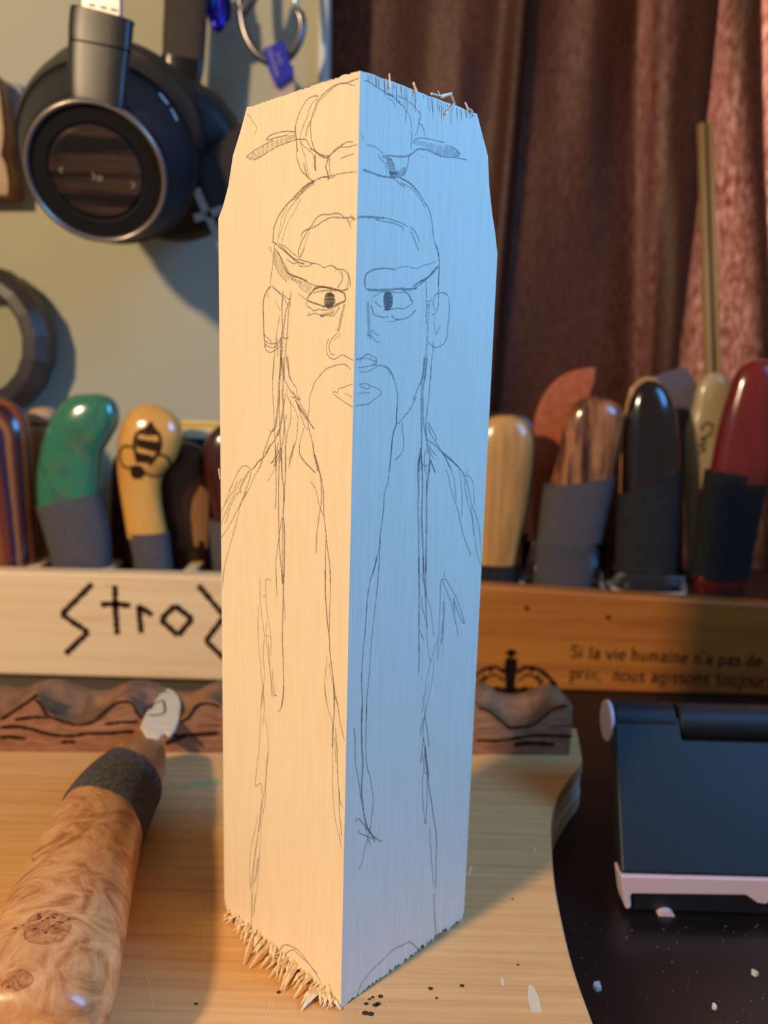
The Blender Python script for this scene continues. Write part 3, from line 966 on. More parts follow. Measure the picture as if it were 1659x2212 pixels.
2.5 .55 1250 130 1235 400 1215 600 1195 800 1175 950 1175 1100 1190 1250
3 .5 1100 1350 1110 1550 1120 1728
2.5 .5 1160 1380 1150 1550 1150 1728
2.5 .5 1220 1380 1230 1520 1220 1728
2.5 .5 1200 980 1260 1080 1320 1190 1325 1260
2.5 .5 1200 1040 1240 1140 1320 1270 1400 1400 1480 1540 1550 1680
2.5 .55 1190 1240 1270 1290 1350 1360 1440 1460 1550 1550 1650 1640
2.2 .5 1200 1290 1260 1390 1330 1490
2.2 .45 1210 1350 1250 1450 1290 1540
2.5 .45 1240 1540 1280 1640 1310 1728
2 .45 1110 1600 1160 1640 1210 1620
F R 800 880 6.146
2.5 .55 350 0 345 150 340 230 310 320 290 450 275 650 250 830 230 1000 190 1130 170 1390 150 1550 130 1700 120 1850 75 2050 25 2212
2.2 .5 130 1720 125 1900 110 2212
3.5 .5 660 550 635 720 630 900 640 1100 630 1350 640 1700 640 2212
4.5 .5 670 600 680 740 690 900 690 1150 680 1400 690 1700 700 2000 705 2212
4.5 .5 790 700 770 900 750 1050 745 1300 745 1600 740 1900 735 2212
2.2 .45 735 720 740 900 750 1100
2.2 .45 650 620 655 800 640 1000
3 .5 795 700 830 790 860 870
2.2 .5 980 610 1010 700 1070 820 1110 950 1130 1100 1140 1240
2.2 .5 995 820 1040 920 1060 1050 1110 1210 1150 1330 1190 1500 1230 1680 1280 1820 1330 1940 1300 1965
2.2 .45 1165 780 1190 880 1200 1000 1215 1150 1215 1460
2.5 .55 960 590 1080 700 1160 780 1220 850 1250 920
2.2 .5 1250 930 1260 1100 1300 1280 1350 1450 1370 1600 1390 1750 1420 1950 1450 2050 1480 2120
2.5 .5 1260 900 1310 1130 1350 1300 1400 1430 1440 1580 1455 1700 1455 1800
2.2 .5 1260 890 1330 930 1360 1000 1370 1150 1380 1300
2.2 .45 1360 1500 1440 1650
2.2 .45 1340 1300 1360 1600 1370 1700
2 .35 1455 1780 1470 1950 1485 2100
2 .4 1290 820 1280 860 1260 870
4 .5 1220 890 1260 930
F R 740 1200 5.53
2.5 .6 405 0 380 150 330 300 300 480 285 650 270 880 250 1100 235 1300 225 1500 235 1750 225 1991
2 .55 440 0 430 200 400 520 365 800 340 1100 320 1400 290 1700 285 1991
3.2 .6 910 0 915 400 910 700 910 1000 915 1250 905 1410
2.8 .55 960 0 970 250 990 500 1000 750 1010 865
3.5 .45 1000 0 990 250 1000 500
2 .45 935 210 970 320 1000 470 1050 630 1070 800 1090 960
2 .45 940 480 950 600 980 720 1005 810 1005 950 1020 1120 1045 1280
2 .4 920 700 940 850
2.2 .5 915 880 940 950 965 1000
2.2 .5 1210 190 1225 260 1290 380 1350 490 1400 620 1450 780 1450 810 1410 750 1360 620 1325 510
2.2 .5 1220 290 1190 280 1170 330 1165 560 1155 850 1140 1050 1135 1250
2.5 .5 1190 300 1240 420 1290 550 1330 700 1360 850 1380 960
6 .4 1205 540 1210 700 1195 850 1180 1050
4 .3 1210 420 1210 560
4 .3 1210 800 1190 1210
3 .5 1180 1000 1150 1140
4 .4 1325 510 1330 600 1340 680
2 .45 1130 1020 1080 1170 1045 1290 1010 1430 980 1620 945 1770
2 .45 1090 1240 1080 1400 1050 1600 1000 1800 970 1991
2 .4 1025 1540 990 1650 960 1800 945 1880
1.6 .3 945 1420 950 1590
1.6 .35 1555 1610 1585 1645
F R 740 1520 5.53
3 .7 235 0 225 250 230 500 240 700 235 850 225 1000 235 1150 250 1280 270 1400 310 1500 370 1600 380 1650
2.2 .55 290 0 280 300 280 600 290 740 330 880 350 1020 365 1120 355 1280 330 1480 290 1640 250 1800 230 1900 195 1975
2.2 .55 135 280 150 450 150 650 165 780 190 930 215 1100 235 1200
2.2 .55 155 1415 165 1385 195 1375 260 1450 320 1530 390 1600 470 1650
2.2 .5 185 1510 200 1540 280 1580 370 1610
2.2 .5 265 1430 290 1560 330 1690
2.2 .5 1005 0 980 130 965 250 955 400
2 .45 975 0 945 110
3 .4 960 170 940 270 920 390
3.5 .4 985 150 1005 280 1030 520
3 .5 965 400 950 550 930 710
2.5 .5 965 400 990 550 1010 720 1030 880
5 .6 985 510 990 650 1010 800 1020 930
2.8 .6 1020 930 1050 1100 1075 1280 1100 1440 1120 1600 1115 1900 1110 2212
2.2 .5 965 600 970 760 1000 850
2.2 .5 970 770 955 900 955 1100 970 1290 988 1440 1000 1280 1010 1100 1005 920
2.2 .5 1045 1480 1045 1600 1060 1850 1090 2200
F R 730 1930 5.53
3 .45 1145 0 1150 200 1165 400 1170 520
2.2 .55 225 1250 240 1180 280 1080 350 980 440 880 550 780 660 670 760 620 840 580 890 600 950 660 945 690
"""
INK = 0.88
inkmb = {'L': MB(), 'R': MB()}
FACE = {'L': NL_, 'R': NR_}
random.seed(3)
layer = 0
def pairs(t, ox, oy, k):
    v = [float(q) for q in t]
    return [(ox + v[i] / k, oy + v[i + 1] / k) for i in range(0, len(v), 2)]
for ln in STROKES.strip().splitlines():
    t = ln.split()
    if t[0] == 'F':
        fc, ox, oy, sc = t[1], float(t[2]), float(t[3]), float(t[4]); nrm = FACE[fc]; continue
    layer += 1
    lift = 0.00004 + 0.0000002 * layer
    pt = lambda q: onP(q[0], q[1], O, nrm)
    if t[0] == 'H':
        d, n = float(t[1]), int(t[2]); k = t.index('/')
        U = crom([pt(q) for q in pairs(t[3:k], ox, oy, sc)], 8); V = crom([pt(q) for q in pairs(t[k + 1:], ox, oy, sc)], 8)
        zig = []
        for i in range(n):
            a = U[min(len(U) - 1, int(i / (n - 1) * (len(U) - 1)))]; c = V[min(len(V) - 1, int((i + 0.5) / n * (len(V) - 1)))]
            zig += [a.lerp(c, random.uniform(0, .08)), a.lerp(c, random.uniform(.9, 1.0))]
        b0 = MB()
        vs = []
        for a, c in zip(zig, zig[1:]):
            polyline_ribbon(inkmb[fc], [a, c], 0.00017, nrm, lift, d * INK * 0.62, 0.00003, False)
            lift += 0.0000001
    else:
        w, d = float(t[0]), float(t[1])
        P = [pt(q) for q in pairs(t[2:], ox, oy, sc)]
        dist = (P[0] - CAM).length
        polyline_ribbon(inkmb[fc], P, w * dist / F * 1.05, nrm, lift, d * INK, 0.00004)
for fc in 'LR':
    stuff(inkmb[fc].build('pencil_drawing', M_pencil, blk))
SC.cycles.transparent_max_bounces = 40

# ------------------------------------------------------------------ knife lying on the board
kn = thing('carving_knife', 'carving knife with burl wood handle and grey tape lying left of the block', 'knife', (-0.075, 0.03, 0.0))
def kring(Y, tilt, xl, xr, hb, zc, n=36, e=2.25):
    c = Vector(((xl + xr) / 2, Y, zc)); u = (xr - xl) / 2
    out = []
    for k in range(n):
        q = 2 * math.pi * k / n
        cq, sq = math.cos(q), math.sin(q)
        x = abs(cq) ** (2 / e) * (1 if cq >= 0 else -1); z = abs(sq) ** (2 / e) * (1 if sq >= 0 else -1)
        out.append(c + Vector((u * x, -tilt * x, hb * z)))
    return out
def kloft(name, mt, rows, parent):
    V_ = [Vector(r) for r in rows]
    V_ = crom(V_, 6) if len(rows) > 2 else V_
    b = MB(); b.loft([kring(*[v[i] for i in range(6)]) for v in V_])
    return sharp(b.build(name, mt, parent, True), 55)
def V6(*a): return a
class Row(tuple): pass
rows_burl = [(-0.0275, 0, -0.0770, -0.0610, 0.0062, 0.0135), (-0.0265, 0, -0.0820, -0.0555, 0.0100, 0.0135), (-0.022, 0, -0.0848, -0.0512, 0.0122, 0.0135), (-0.008, 0, -0.0866, -0.0523, 0.0131, 0.0137),
             (0.010, .001, -0.0885, -0.0558, 0.0134, 0.0138), (0.035, .004, -0.0915, -0.0605, 0.0131, 0.0136), (0.0595, .006, -0.0936, -0.0648, 0.0118, 0.0128)]
rows_wrap = [(0.0580, .006, -0.0943, -0.0642, 0.0124, 0.0128), (0.066, .0075, -0.0945, -0.0647, 0.0122, 0.0126), (0.078, .0085, -0.0938, -0.0658, 0.0112, 0.0120), (0.0905, .0085, -0.0920, -0.0667, 0.0098, 0.0112)]
rows_front = [(0.0890, .0085, -0.0912, -0.0672, 0.0092, 0.0112), (0.098, .005, -0.0918, -0.0690, 0.0084, 0.0110), (0.105, .003, -0.0910, -0.0706, 0.0070, 0.0112), (0.1092, .001, -0.0885, -0.0728, 0.0050, 0.0118), (0.1105, 0, -0.0860, -0.0750, 0.0028, 0.0122)]
def crom6(rows, sub):
    out = []
    n = len(rows)
    for i in range(n - 1):
        p0, p1, p2, p3 = rows[max(i - 1, 0)], rows[i], rows[i + 1], rows[min(i + 2, n - 1)]
        for k in range(sub):
            t = k / sub
            out.append([0.5 * (2 * b + (c - a) * t + (2 * a - 5 * b + 4 * c - d) * t * t + (3 * b - a - 3 * c + d) * t ** 3) for a, b, c, d in zip(p0, p1, p2, p3)])
    out.append(list(rows[-1]))
    return out
def kpart(name, mt, rows, parent):
    b = MB(); b.loft([kring(*r) for r in crom6(rows, 6)])
    return sharp(b.build(name, mt, parent, True), 55)
burl = kpart('handle', M_burl, rows_burl, kn)
kpart('grip_tape', M_wrap, rows_wrap, kn)
fr_ = kpart('handle_front', M_bead, rows_front, kn)
# knots of the burl, set in the surface of the handle
def surf_tree(objs):
    vs, fs = [], []
    for o in objs:
        off = wloc(o); b0 = len(vs)
        vs += [v.co + off for v in o.data.vertices]
        fs += [tuple(i + b0 for i in p.vertices) for p in o.data.polygons]
    return BVHTree.FromPolygons(vs, fs)
kt = surf_tree([burl])
kb = MB()
random.seed(30)
def hit(tree, x, y):
    h = tree.ray_cast(CAM, ray(x, y).normalized())
    return h[0], (h[1] if h[1] is None or h[1].dot(ray(x, y)) < 0 else -h[1])
for cx, cy, rx, ry in ((100, 2003, 50, 34), (36, 2118, 34, 22)):
    ring = []
    c, nrm = hit(kt, cx, cy)
    if c is None: continue
    for k in range(20):
        q = 2 * math.pi * k / 20
        p, nn = hit(kt, max(1, cx + rx * math.cos(q) * (1 + .1 * math.sin(3 * q)) + ry * .35 * math.sin(q)), cy + ry * math.sin(q) - rx * .3 * math.cos(q))
        ring.append((p + nn * 0.00006) if p else c)
    kb.add([c + nrm * 0.00035] + ring, [(0, 1 + k, 1 + (k + 1) % 20) for k in range(20)])
o = kb.build('burl_knot', M_burlknot, burl, True)
kb = MB()
for i in range(26):
    x, y = random.gauss(100, 22), random.gauss(1998, 12)
    if i > 20: x, y = ((85, 1838), (72, 1858), (208, 1716), (212, 1720), (18, 2133))[i - 21]
    p, nn = hit(kt, x, y)
    if p: 
        r = random.uniform(.0002, .00045)
        s1 = nn.cross(Vector((0, 1, 0))).normalized(); s2 = nn.cross(s1)
        kb.add([p + nn * .0003 + s1 * math.cos(q) * r + s2 * math.sin(q) * r * .8 for q in [k * math.pi / 4 for k in range(8)]], [tuple(range(8))])
stuff(kb.build('pit', mat('burl_pit', (104, 58, 30), rough=0.8), burl))
# blade
bl = [(318, 1592), (303, 1568), (314, 1541), (332, 1516), (351, 1491), (359, 1487), (368, 1488), (378, 1494), (387, 1506), (390, 1518), (389, 1540), (384, 1560), (378, 1574), (369, 1586), (362, 1588), (357, 1580), (350, 1584), (344, 1592)]
def on_blade(x, y, dz=0.0):
    # blade plane: rises a little towards the tip
    n = Vector((0.10, -0.075, 1)).normalized()
    return onP(x, y, Vector((-0.080, 0.108, 0.0135 + dz)), n)
top_ = [on_blade(x, y, 0.0007) for x, y in bl]
bot_ = [p + Vector((0, 0, -0.0014)) for p in top_]
b = MB(); b.prism(top_, bot_)
blade = bevel(b.build('blade', M_steel, kn), 0.0004)
blade['label'] = 'short pale steel blade with round end'
sb = MB()
nb = Vector((0.10, -0.075, 1)).normalized()
for s in ([(324, 1533), (334, 1520), (353, 1513)], [(353, 1513), (356, 1538), (338, 1545), (320, 1545)]):
    polyline_ribbon(sb, [on_blade(x, y, 0.0007) for x, y in s], 0.0008, nb, 0.00008)
stuff(sb.build('maker_mark', M_ink, blade))

# ------------------------------------------------------------------ racks
YB, YB2 = 0.255, 0.267
ZS = 0.0332
def rack(name, label, corners, mfront, xspan):
    r = thing(name, label, 'rack', ((xspan[0] + xspan[1]) / 2, 0.29, ZD))
    fp = [onY(x, y, YB) for x, y in corners]
    fp = [p if i < 2 else Vector((p.x, p.y, ZD + 0.0002)) for i, p in enumerate(fp)]
    b = MB(); b.prism(fp, [p + Vector((0, 0.012, 0)) for p in fp])
    fbd = bevel(b.build('front_board', mfront, r), 0.0012)
    x0, x1 = xspan
    b = MB(); b.box(((x0 + x1) / 2, 0.2985, ZS - 0.003), ((x1 - x0) / 2, 0.0310, 0.003)); b.build('slotted_shelf', M_rackdark, r)
    b = MB(); b.box(((x0 + x1) / 2, 0.334, ZD + 0.0262), ((x1 - x0) / 2, 0.004, 0.026)); b.build('back_board', M_rackdark, r)
    for x in (x0 + 0.005, x1 - 0.005):
        b = MB(); b.box((x, 0.2985, (ZS - 0.006 + ZD) / 2), (0.005, 0.0310, (ZS - 0.0066 - ZD) / 2)); b.build('side_board', M_rackdark, r)
    return r, fbd
rackL, boardL = rack('knife_rack', 'pale pine knife rack with burnt rune lettering on its front', [(-190, 1230), (700, 1252), (700, 1520), (-190, 1500)], M_pine, (-0.245, -0.030))
rackR, boardR = rack('knife_rack', 'orange varnished knife rack with printed crown and French lines', [(900, 1257), (2000, 1329), (2000, 1520), (900, 1490)], M_crate, (0.032, 0.300))
# pale divider ridges on the left shelf
for (x0, y0), (x1, y1) in (((66, 1239), (114, 1206)), ((224, 1242), (290, 1196)), ((408, 1243), (448, 1212))):
    a = onY(x0, y0, YB2 + 0.001)
    b = MB(); b.box((a.x - 0.002, 0.298, ZS + 0.0022), (0.0035, 0.030, 0.0022)); bevel(b.build('divider', M_pine, rackL), 0.0006)
# lettering
lb = MB()
k3 = 2.9625
for s in ([(590, 180), (395, 378), (565, 490), (420, 630)], [(735, 190), (740, 350), (750, 505)], [(645, 312), (740, 312), (835, 318)],
          [(885, 320), (895, 400), (905, 495)], [(885, 325), (930, 350), (975, 382)], [(1120, 320), (1030, 410), (1140, 510), (1230, 405), (1120, 320)],
          [(1270, 190), (1405, 350), (1440, 385), (1318, 545), (1440, 665)]):
    P = [onY(x / k3, 1200 + y / k3, YB) for x, y in s]
    for a, c in zip(P, P[1:]):
        n = max(3, int((c - a).length / 0.002))
        polyline_ribbon(lb, [a.lerp(c, i / n) for i in range(n + 1)], 0.0032, NF, 0.00015, 1, 0.0003, False)
polyline_ribbon(lb, [onY(229, 1265, YB), onY(234, 1263, YB)], 0.0016, NF, 0.00015)
stuff(lb.build('burnt_lettering', M_ink, boardL))
# printed text and crown on the right board
def stem(x, y0, y1, top=True):
    out = [[(x, y0), (x, y1)], [(x - .85, y0 + .2), (x + .85, y0 + .2)]]
    if top: out.append([(x - .95, y1 - .2), (x, y1 - .2)])
    return out
BOWL = [(3.8, 4), (2.4, 5), (.9, 4.1), (.6, 2.5), (.9, .8), (2.4, 0), (3.8, 1)]
GLYPH = {
    'S': (5, [[(4.2, 6.3), (3.6, 7.5), (2.4, 7.9), (1.1, 7.4), (.7, 6.2), (1.3, 5), (3.2, 3.8), (4.2, 2.4), (3.7, .7), (2.3, 0), (1.1, .5), (.6, 1.8)]]),
    'i': (2.7, stem(1.3, 0, 5) + [[(1.3, 6.5), (1.3, 7.4)]]), 'l': (2.7, stem(1.3, 0, 8)),
    'a': (4.7, [[(.8, 4.1), (1.7, 5), (3, 4.9), (3.6, 3.9), (3.6, .8), (4.5, .1)], [(3.6, 3), (1.7, 2.6), (.6, 1.4), (1.3, .1), (2.5, .1), (3.6, 1.2)]]),
    'v': (4.9, [[(.4, 5), (2.4, 0), (4.4, 5)], [(-.2, 4.8), (1.2, 4.8)], [(3.6, 4.8), (5, 4.8)]]),
    'e': (4.7, [[(.7, 2.7), (2.4, 2.7), (4.1, 2.7), (3.8, 4.3), (2.4, 5), (1.1, 4.4), (.6, 2.6), (1.1, .6), (2.5, 0), (4, .8)]]),
    'h': (5.2, stem(1, 0, 8) + [[(1, 3.9), (2.4, 5), (3.6, 4.6), (3.9, 3.6), (3.9, 0)], [(3.1, .2), (4.8, .2)]]),
    'u': (5.2, [[(.1, 4.8), (1, 4.8)], [(1, 5), (1, 1.2), (2, .1), (3.3, .5), (3.9, 1.3)], [(3, 4.8), (3.9, 4.8)], [(3.9, 5), (3.9, 0)], [(3.9, .2), (4.8, .2)]]),
    'm': (7.4, stem(1, 0, 5) + [[(1, 3.9), (2.2, 5), (3.2, 4.5), (3.4, 3.6), (3.4, 0)], [(3.4, 3.9), (4.6, 5), (5.6, 4.5), (5.9, 3.6), (5.9, 0)], [(2.7, .2), (4.1, .2)], [(5.2, .2), (6.7, .2)]]),
    'n': (5.2, stem(1, 0, 5) + [[(1, 3.9), (2.4, 5), (3.6, 4.6), (3.9, 3.6), (3.9, 0)], [(3.1, .2), (4.8, .2)]]),
    "'": (2.0, [[(1, 8), (.8, 6.2)]]),
    'p': (5.2, stem(1, -2.5, 5) + [[(1, 4), (2.4, 5), (4, 4.1), (4.3, 2.5), (4, .9), (2.4, 0), (1, .9)]]),
    'd': (5.2, stem(3.9, 0, 8) + [BOWL]), 'r': (4.0, stem(1, 0, 5) + [[(1, 3.5), (2.2, 4.9), (3.4, 4.6)]]),
    'x': (4.9, [[(.5, 5), (4.2, 0)], [(4.2, 5), (.5, 0)], [(-.1, 4.8), (1.3, 4.8)], [(3.4, 4.8), (4.8, 4.8)], [(-.1, .2), (1.3, .2)], [(3.4, .2), (4.9, .2)]]),
    ',': (2.4, [[(1, .5), (1.1, -.3), (.5, -1.5)]]),
    'o': (5, [[(2.4, 5), (.9, 4.2), (.5, 2.5), (.9, .8), (2.4, 0), (3.9, .8), (4.3, 2.5), (3.9, 4.2), (2.4, 5)]]),
    's': (4.2, [[(3.4, 3.9), (2.2, 5), (.9, 4.4), (.9, 3.3), (3.2, 2.1), (3.5, .9), (2.2, 0), (.6, .9)]]),
    'g': (5, [BOWL, [(3.9, 5), (3.9, -1.2), (2.6, -2.5), (.9, -1.9)], [(3.9, 4.8), (4.8, 4.8)]]),
    't': (3.6, [[(1.6, 7), (1.6, 1), (2.4, .1), (3.3, .6)], [(.4, 4.9), (3.1, 4.9)]]),
    'j': (2.7, [[(1.5, 5), (1.5, -1.4), (.7, -2.5), (-.2, -2)], [(.6, 4.8), (1.5, 4.8)], [(1.5, 6.5), (1.5, 7.4)]]),
    ' ': (2.9, []),
}
def text_part(body, p0, p1, parent, mt, Y, name):
    w = sum(GLYPH[ch][0] + .35 for ch in body)
    a, c = onY(*p0, Y), onY(*p1, Y)
    ex = c - a; sc = ex.length / w; ex.normalize(); ez = ex.cross(Vector((0, -1, 0))).normalized()
    if ez.z < 0: ez = -ez
    tb = MB(); x = 0
    for ch in body:
        gw, pls = GLYPH[ch]
        for pl in pls:
            polyline_ribbon(tb, [a + ex * ((x + q[0]) * sc) + ez * (q[1] * sc * 1.06) for q in pl], (1.15 if len(pl) > 2 or pl[0][0] == pl[1][0] or ch == "'" else .6) * sc, NF, 0.00015, 1, 0, False)
        x += gw + .35
    return stuff(tb.build(name, mt, parent))
text_part("Si la vie humaine n'a pas de", (1232, 1420), (1646, 1440), boardR, M_ink2, YB, 'printed_text')
text_part("prix,  nous agissons toujours", (1230, 1466), (1671, 1484), boardR, M_ink2, YB, 'printed_text')
cb = MB()
Yp = lambda x, y: onY(x, y, YB)
def blob(x, y, rx, ry, n=14): flat_poly(cb, [Yp(x + rx * math.cos(2 * math.pi * k / n), y + ry * math.sin(2 * math.pi * k / n)) for k in range(n)], NF, 0.00015)
def stroke(pl, w): polyline_ribbon(cb, [Yp(x, y) for x, y in pl], w * 0.00025, NF, 0.00017, 1, 0.00005, False)
stroke([(1104, 1402), (1104, 1420)], 9); stroke([(1092, 1410), (1116, 1410)], 8)
flat_poly(cb, [Yp(x, y) for x, y in ((1092, 1421), (1117, 1422), (1117, 1446), (1113, 1470), (1111, 1500), (1094, 1500), (1091, 1470), (1089, 1446))], NF, 0.00014)
for sgn in (-1, 1):
    stroke([(1104 + sgn * x, y) for x, y in ((14, 1452), (34, 1441), (58, 1446), (78, 1460), (94, 1480), (96, 1500))], 9)
    stroke([(1104 + sgn * x, y) for x, y in ((16, 1470), (34, 1458), (50, 1462), (62, 1476), (64, 1495))], 5)
    for x, y in ((58, 1462), (66, 1470), (72, 1482), (44, 1448), (30, 1486), (44, 1488), (56, 1490), (84, 1478), (74, 1495), (88, 1496)): blob(1104 + sgn * x, y, 4.5, 4.5)
stroke([(1010, 1500), (1104, 1508), (1198, 1503)], 8)
stuff(cb.build('crown_emblem', M_ink2, boardR))
for x, y in ((1138, 1314), (1314, 1334)):
    b = MB(); c = Yp(x, y); b.lathe(c + Vector((0, 0.0004, 0)), (0, -1, 0), [(0, .0013), (0.0006, .0013), (0.0008, 0.0)], 12); b.build('nail_head', M_ink2, boardR)

# ------------------------------------------------------------------ knives standing in the racks
def knife(label, group, Y, parts, foot=None):
    """parts: (name, material, rows, options)"""
    r0 = parts[0][2][0]
    c = (onY(*r0[0], Y) + onY(*r0[1], Y)) / 2
    t = thing('carving_knife', label, 'knife', (c.x, Y, ZS), group)
    out = []
    for name, mt, rows, opt in parts:
        o = grip_part(name, mt, t, rows, Y, **opt)
        out.append(o)
    return t, out
GL, GR = 'knives standing in the left rack', 'knives standing in the right rack'
# laminated
M_lam = layered('laminated_veneer', [(150, 74, 34), (168, 78, 30), (58, 34, 74), (128, 66, 34), (104, 40, 28), (46, 26, 58), (150, 96, 58), (90, 40, 24), (40, 18, 34), (60, 26, 16)], 1, 0.0130, offset=0.45, wob=0.04)
knife('knife handle of striped orange and purple laminated wood at left edge of rack', GL, 0.2845, [
    ('handle', M_lam, [((-80, 1236), (84, 1234)), ((-79, 1181), (81, 1181)), ((-78, 1080), (74, 1080)), ((-76, 979), (68, 979)), ((-74, 928), (64, 928)), ((-62, 894), (51, 894)), ((-45, 872), (34, 872)), ((-25, 861), (12, 861)), ((-10, 858), (-2, 858))],
     dict(ratio=0.7, dmax=0.0165, zfloor=ZS, e=2.0))])
# green
M_green = mat('green_stabilised_wood', (24, 122, 100), (10, 90, 92), rough=0.18, scale=(70, 70, 30), detail=6, distort=1.6, coat=0.9, c3=(58, 118, 82), ramp=(0.3, 0.7))
gk, go = knife('knife with glossy green stained handle and wide grey cloth wrap', GL, 0.2815, [
    ('handle', M_green, [((83, 1100), (213, 1072)), ((81, 1029), (216, 1029)), ((88, 979), (221, 982)), ((95, 950), (237, 950)), ((106, 915), (254, 919)), ((122, 886), (257, 894)), ((140, 866), (250, 870)), ((163, 854), (236, 857)), ((190, 850), (216, 850))], dict(ratio=0.55, dmax=0.0135)),
    ('cloth_wrap', M_cloth, [((118, 1236), (238, 1236)), ((112, 1196), (238, 1192)), ((98, 1146), (233, 1140)), ((84, 1100), (216, 1070)), ((83, 1093), (213, 1063))], dict(ratio=0.55, dmax=0.0138, grow=1.03, zfloor=ZS))])
tr3 = surf_tree([go[0]])
mb = MB()
random.seed(5)
for i in range(46):
    cx, cy = random.choice(((158, 955), (166, 940), (125, 1010), (140, 1060), (118, 1080)))
    x, y = random.gauss(cx, 9), random.gauss(cy, 10)
    p, nn = hit(tr3, x, y)
    if p:
        r = random.uniform(.0002, .0006)
        mb.add([p + nn * .0002 + Vector((math.cos(q) * r * 1.5, 0, math.sin(q) * r)) for q in [k * math.pi / 3 for k in range(6)]], [tuple(range(6))])
stuff(mb.build('wood_pit', mat('gold_pit', (112, 84, 40), rough=0.5), go[0]))
# bee
M_honey = mat('honey_maple', (222, 166, 84), (206, 146, 66), rough=0.2, scale=(60, 60, 18), detail=4, coat=0.8)
bk_, bo = knife('knife with honey coloured handle bearing a burnt bee', GL, 0.2815, [
    ('handle', M_honey, [((276, 1160), (362, 1158)), ((263, 1080), (348, 1080)), ((256, 1029), (351, 1029)), ((254, 990), (378, 994)), ((256, 955), (394, 945)), ((267, 911), (386, 908)), ((285, 886), (360, 884)), ((302, 875), (340, 876)), ((312, 872), (328, 873))], dict(ratio=0.6, dmax=0.0135)),
    ('cloth_wrap', M_cloth, [((294, 1240), (373, 1240)), ((288, 1195), (368, 1195)), ((277, 1151), (363, 1148))], dict(ratio=0.6, dmax=0.0135, grow=1.03, zfloor=ZS))])
tr4 = surf_tree([bo[0]])
bb = MB()
def bp(x, y):
    p, nn = hit(tr4, x / k3, 540 + y / k3)
    return p, nn
def bstroke(pl, w):
    surf_stroke(bb, tr4, [(x / k3, 540 + y / k3) for x, y in pl], w * .00014, 0.0003)
def bfill(pl):
    # fill by hatching so the patch follows the rounded handle
    ys = [y for x, y in pl]
    y = min(ys) + 3
    while y < max(ys):
        xs = []
        for (xa, ya), (xb, yb) in zip(pl, pl[1:] + pl[:1]):
            if (ya <= y < yb) or (yb <= y < ya): xs.append(xa + (xb - xa) * (y - ya) / (yb - ya))
        xs.sort()
        for a, c in zip(xs[::2], xs[1::2]): bstroke([(a, y), (a + (c - a) * .33, y), (a + (c - a) * .66, y), (c, y)], 11)
        y += 6
bfill([(915, 1160), (965, 1098), (1005, 1165)])
bstroke([(880, 1360), (862, 1260), (862, 1220), (885, 1170), (940, 1148), (1000, 1160), (1024, 1205), (1022, 1270), (990, 1330), (955, 1375)], 13)
bfill([(875, 1212), (1022, 1234), (1016, 1290), (960, 1278), (875, 1252)])
bfill([(866, 1296), (970, 1318), (952, 1358), (880, 1352)])
bstroke([(885, 1165), (945, 1180), (1010, 1175)], 10)
bfill([(880 + 44 * math.cos(q), 1422 + 40 * math.sin(q)) for q in [k * math.pi / 8 for k in range(16)]])
bstroke([(865, 1268), (800, 1254), (768, 1295), (780, 1365), (820, 1396), (872, 1380)], 10)
bstroke([(965, 1345), (1005, 1312), (1058, 1320), (1090, 1366), (1060, 1425), (1000, 1446), (942, 1432), (905, 1400)], 10)
stuff(bb.build('burnt_bee', M_ink, bo[0]))
# wide walnut handle behind the bee
M_walnut = mat('dark_walnut', (70, 38, 24), (44, 22, 14), rough=0.3, scale=(60, 60, 8), detail=5, coat=0.3)
wk, wo = knife('wide dark walnut handle with a pale sapwood patch behind the bee knife', GL, 0.3045, [
    ('handle', M_walnut, [((240, 1216), (452, 1214)), ((238, 1120), (455, 1120)), ((240, 1030), (456, 1030)), ((250, 985), (450, 985)), ((272, 962), (430, 962)), ((300, 953), (400, 953)), ((335, 950), (370, 950))], dict(ratio=0.3, dmax=0.009, zfloor=ZS, e=3.0))])
tr5 = surf_tree([wo[0]])
sb = MB()
pl = [(432, 1048), (418, 1075), (412, 1110), (416, 1150), (420, 1180), (446, 1185), (450, 1120), (449, 1060)]
P = [hit(tr5, x, y) for x, y in pl]
ctr, nn = hit(tr5, 434, 1120)
if ctr is not None and all(p for p, n in P):
    sb.add([ctr + nn * .0006] + [p + n * .0004 for p, n in P], [(0, 1 + k, 1 + (k + 1) % len(P)) for k in range(len(P))])
    o = sb.build('sapwood', mat('sapwood', (196, 150, 104), (150, 104, 70), rough=0.35, scale=(80, 80, 14)), wo[0], True)
    o['label'] = 'pale sapwood patch'
# maroon handle at the block's left side
M_maroon = mat('maroon_wood', (74, 28, 20), (44, 16, 14), rough=0.22, scale=(90, 90, 10), detail=5, coat=0.7)
knife('knife with dark maroon handle half hidden behind the left side of the block', GL, 0.284, [
    ('handle', M_maroon, [((464, 1126), (560, 1126)), ((446, 1046), (560, 1046)), ((439, 985), (556, 985)), ((446, 948), (548, 948)), ((466, 924), (530, 924)), ((488, 914), (508, 914))], dict(ratio=0.55, dmax=0.013)),
    ('cloth_wrap', M_cloth, [((464, 1243), (552, 1243)), ((456, 1180), (556, 1180)), ((450, 1124), (562, 1124))], dict(ratio=0.55, dmax=0.013, grow=1.02, zfloor=ZS))])

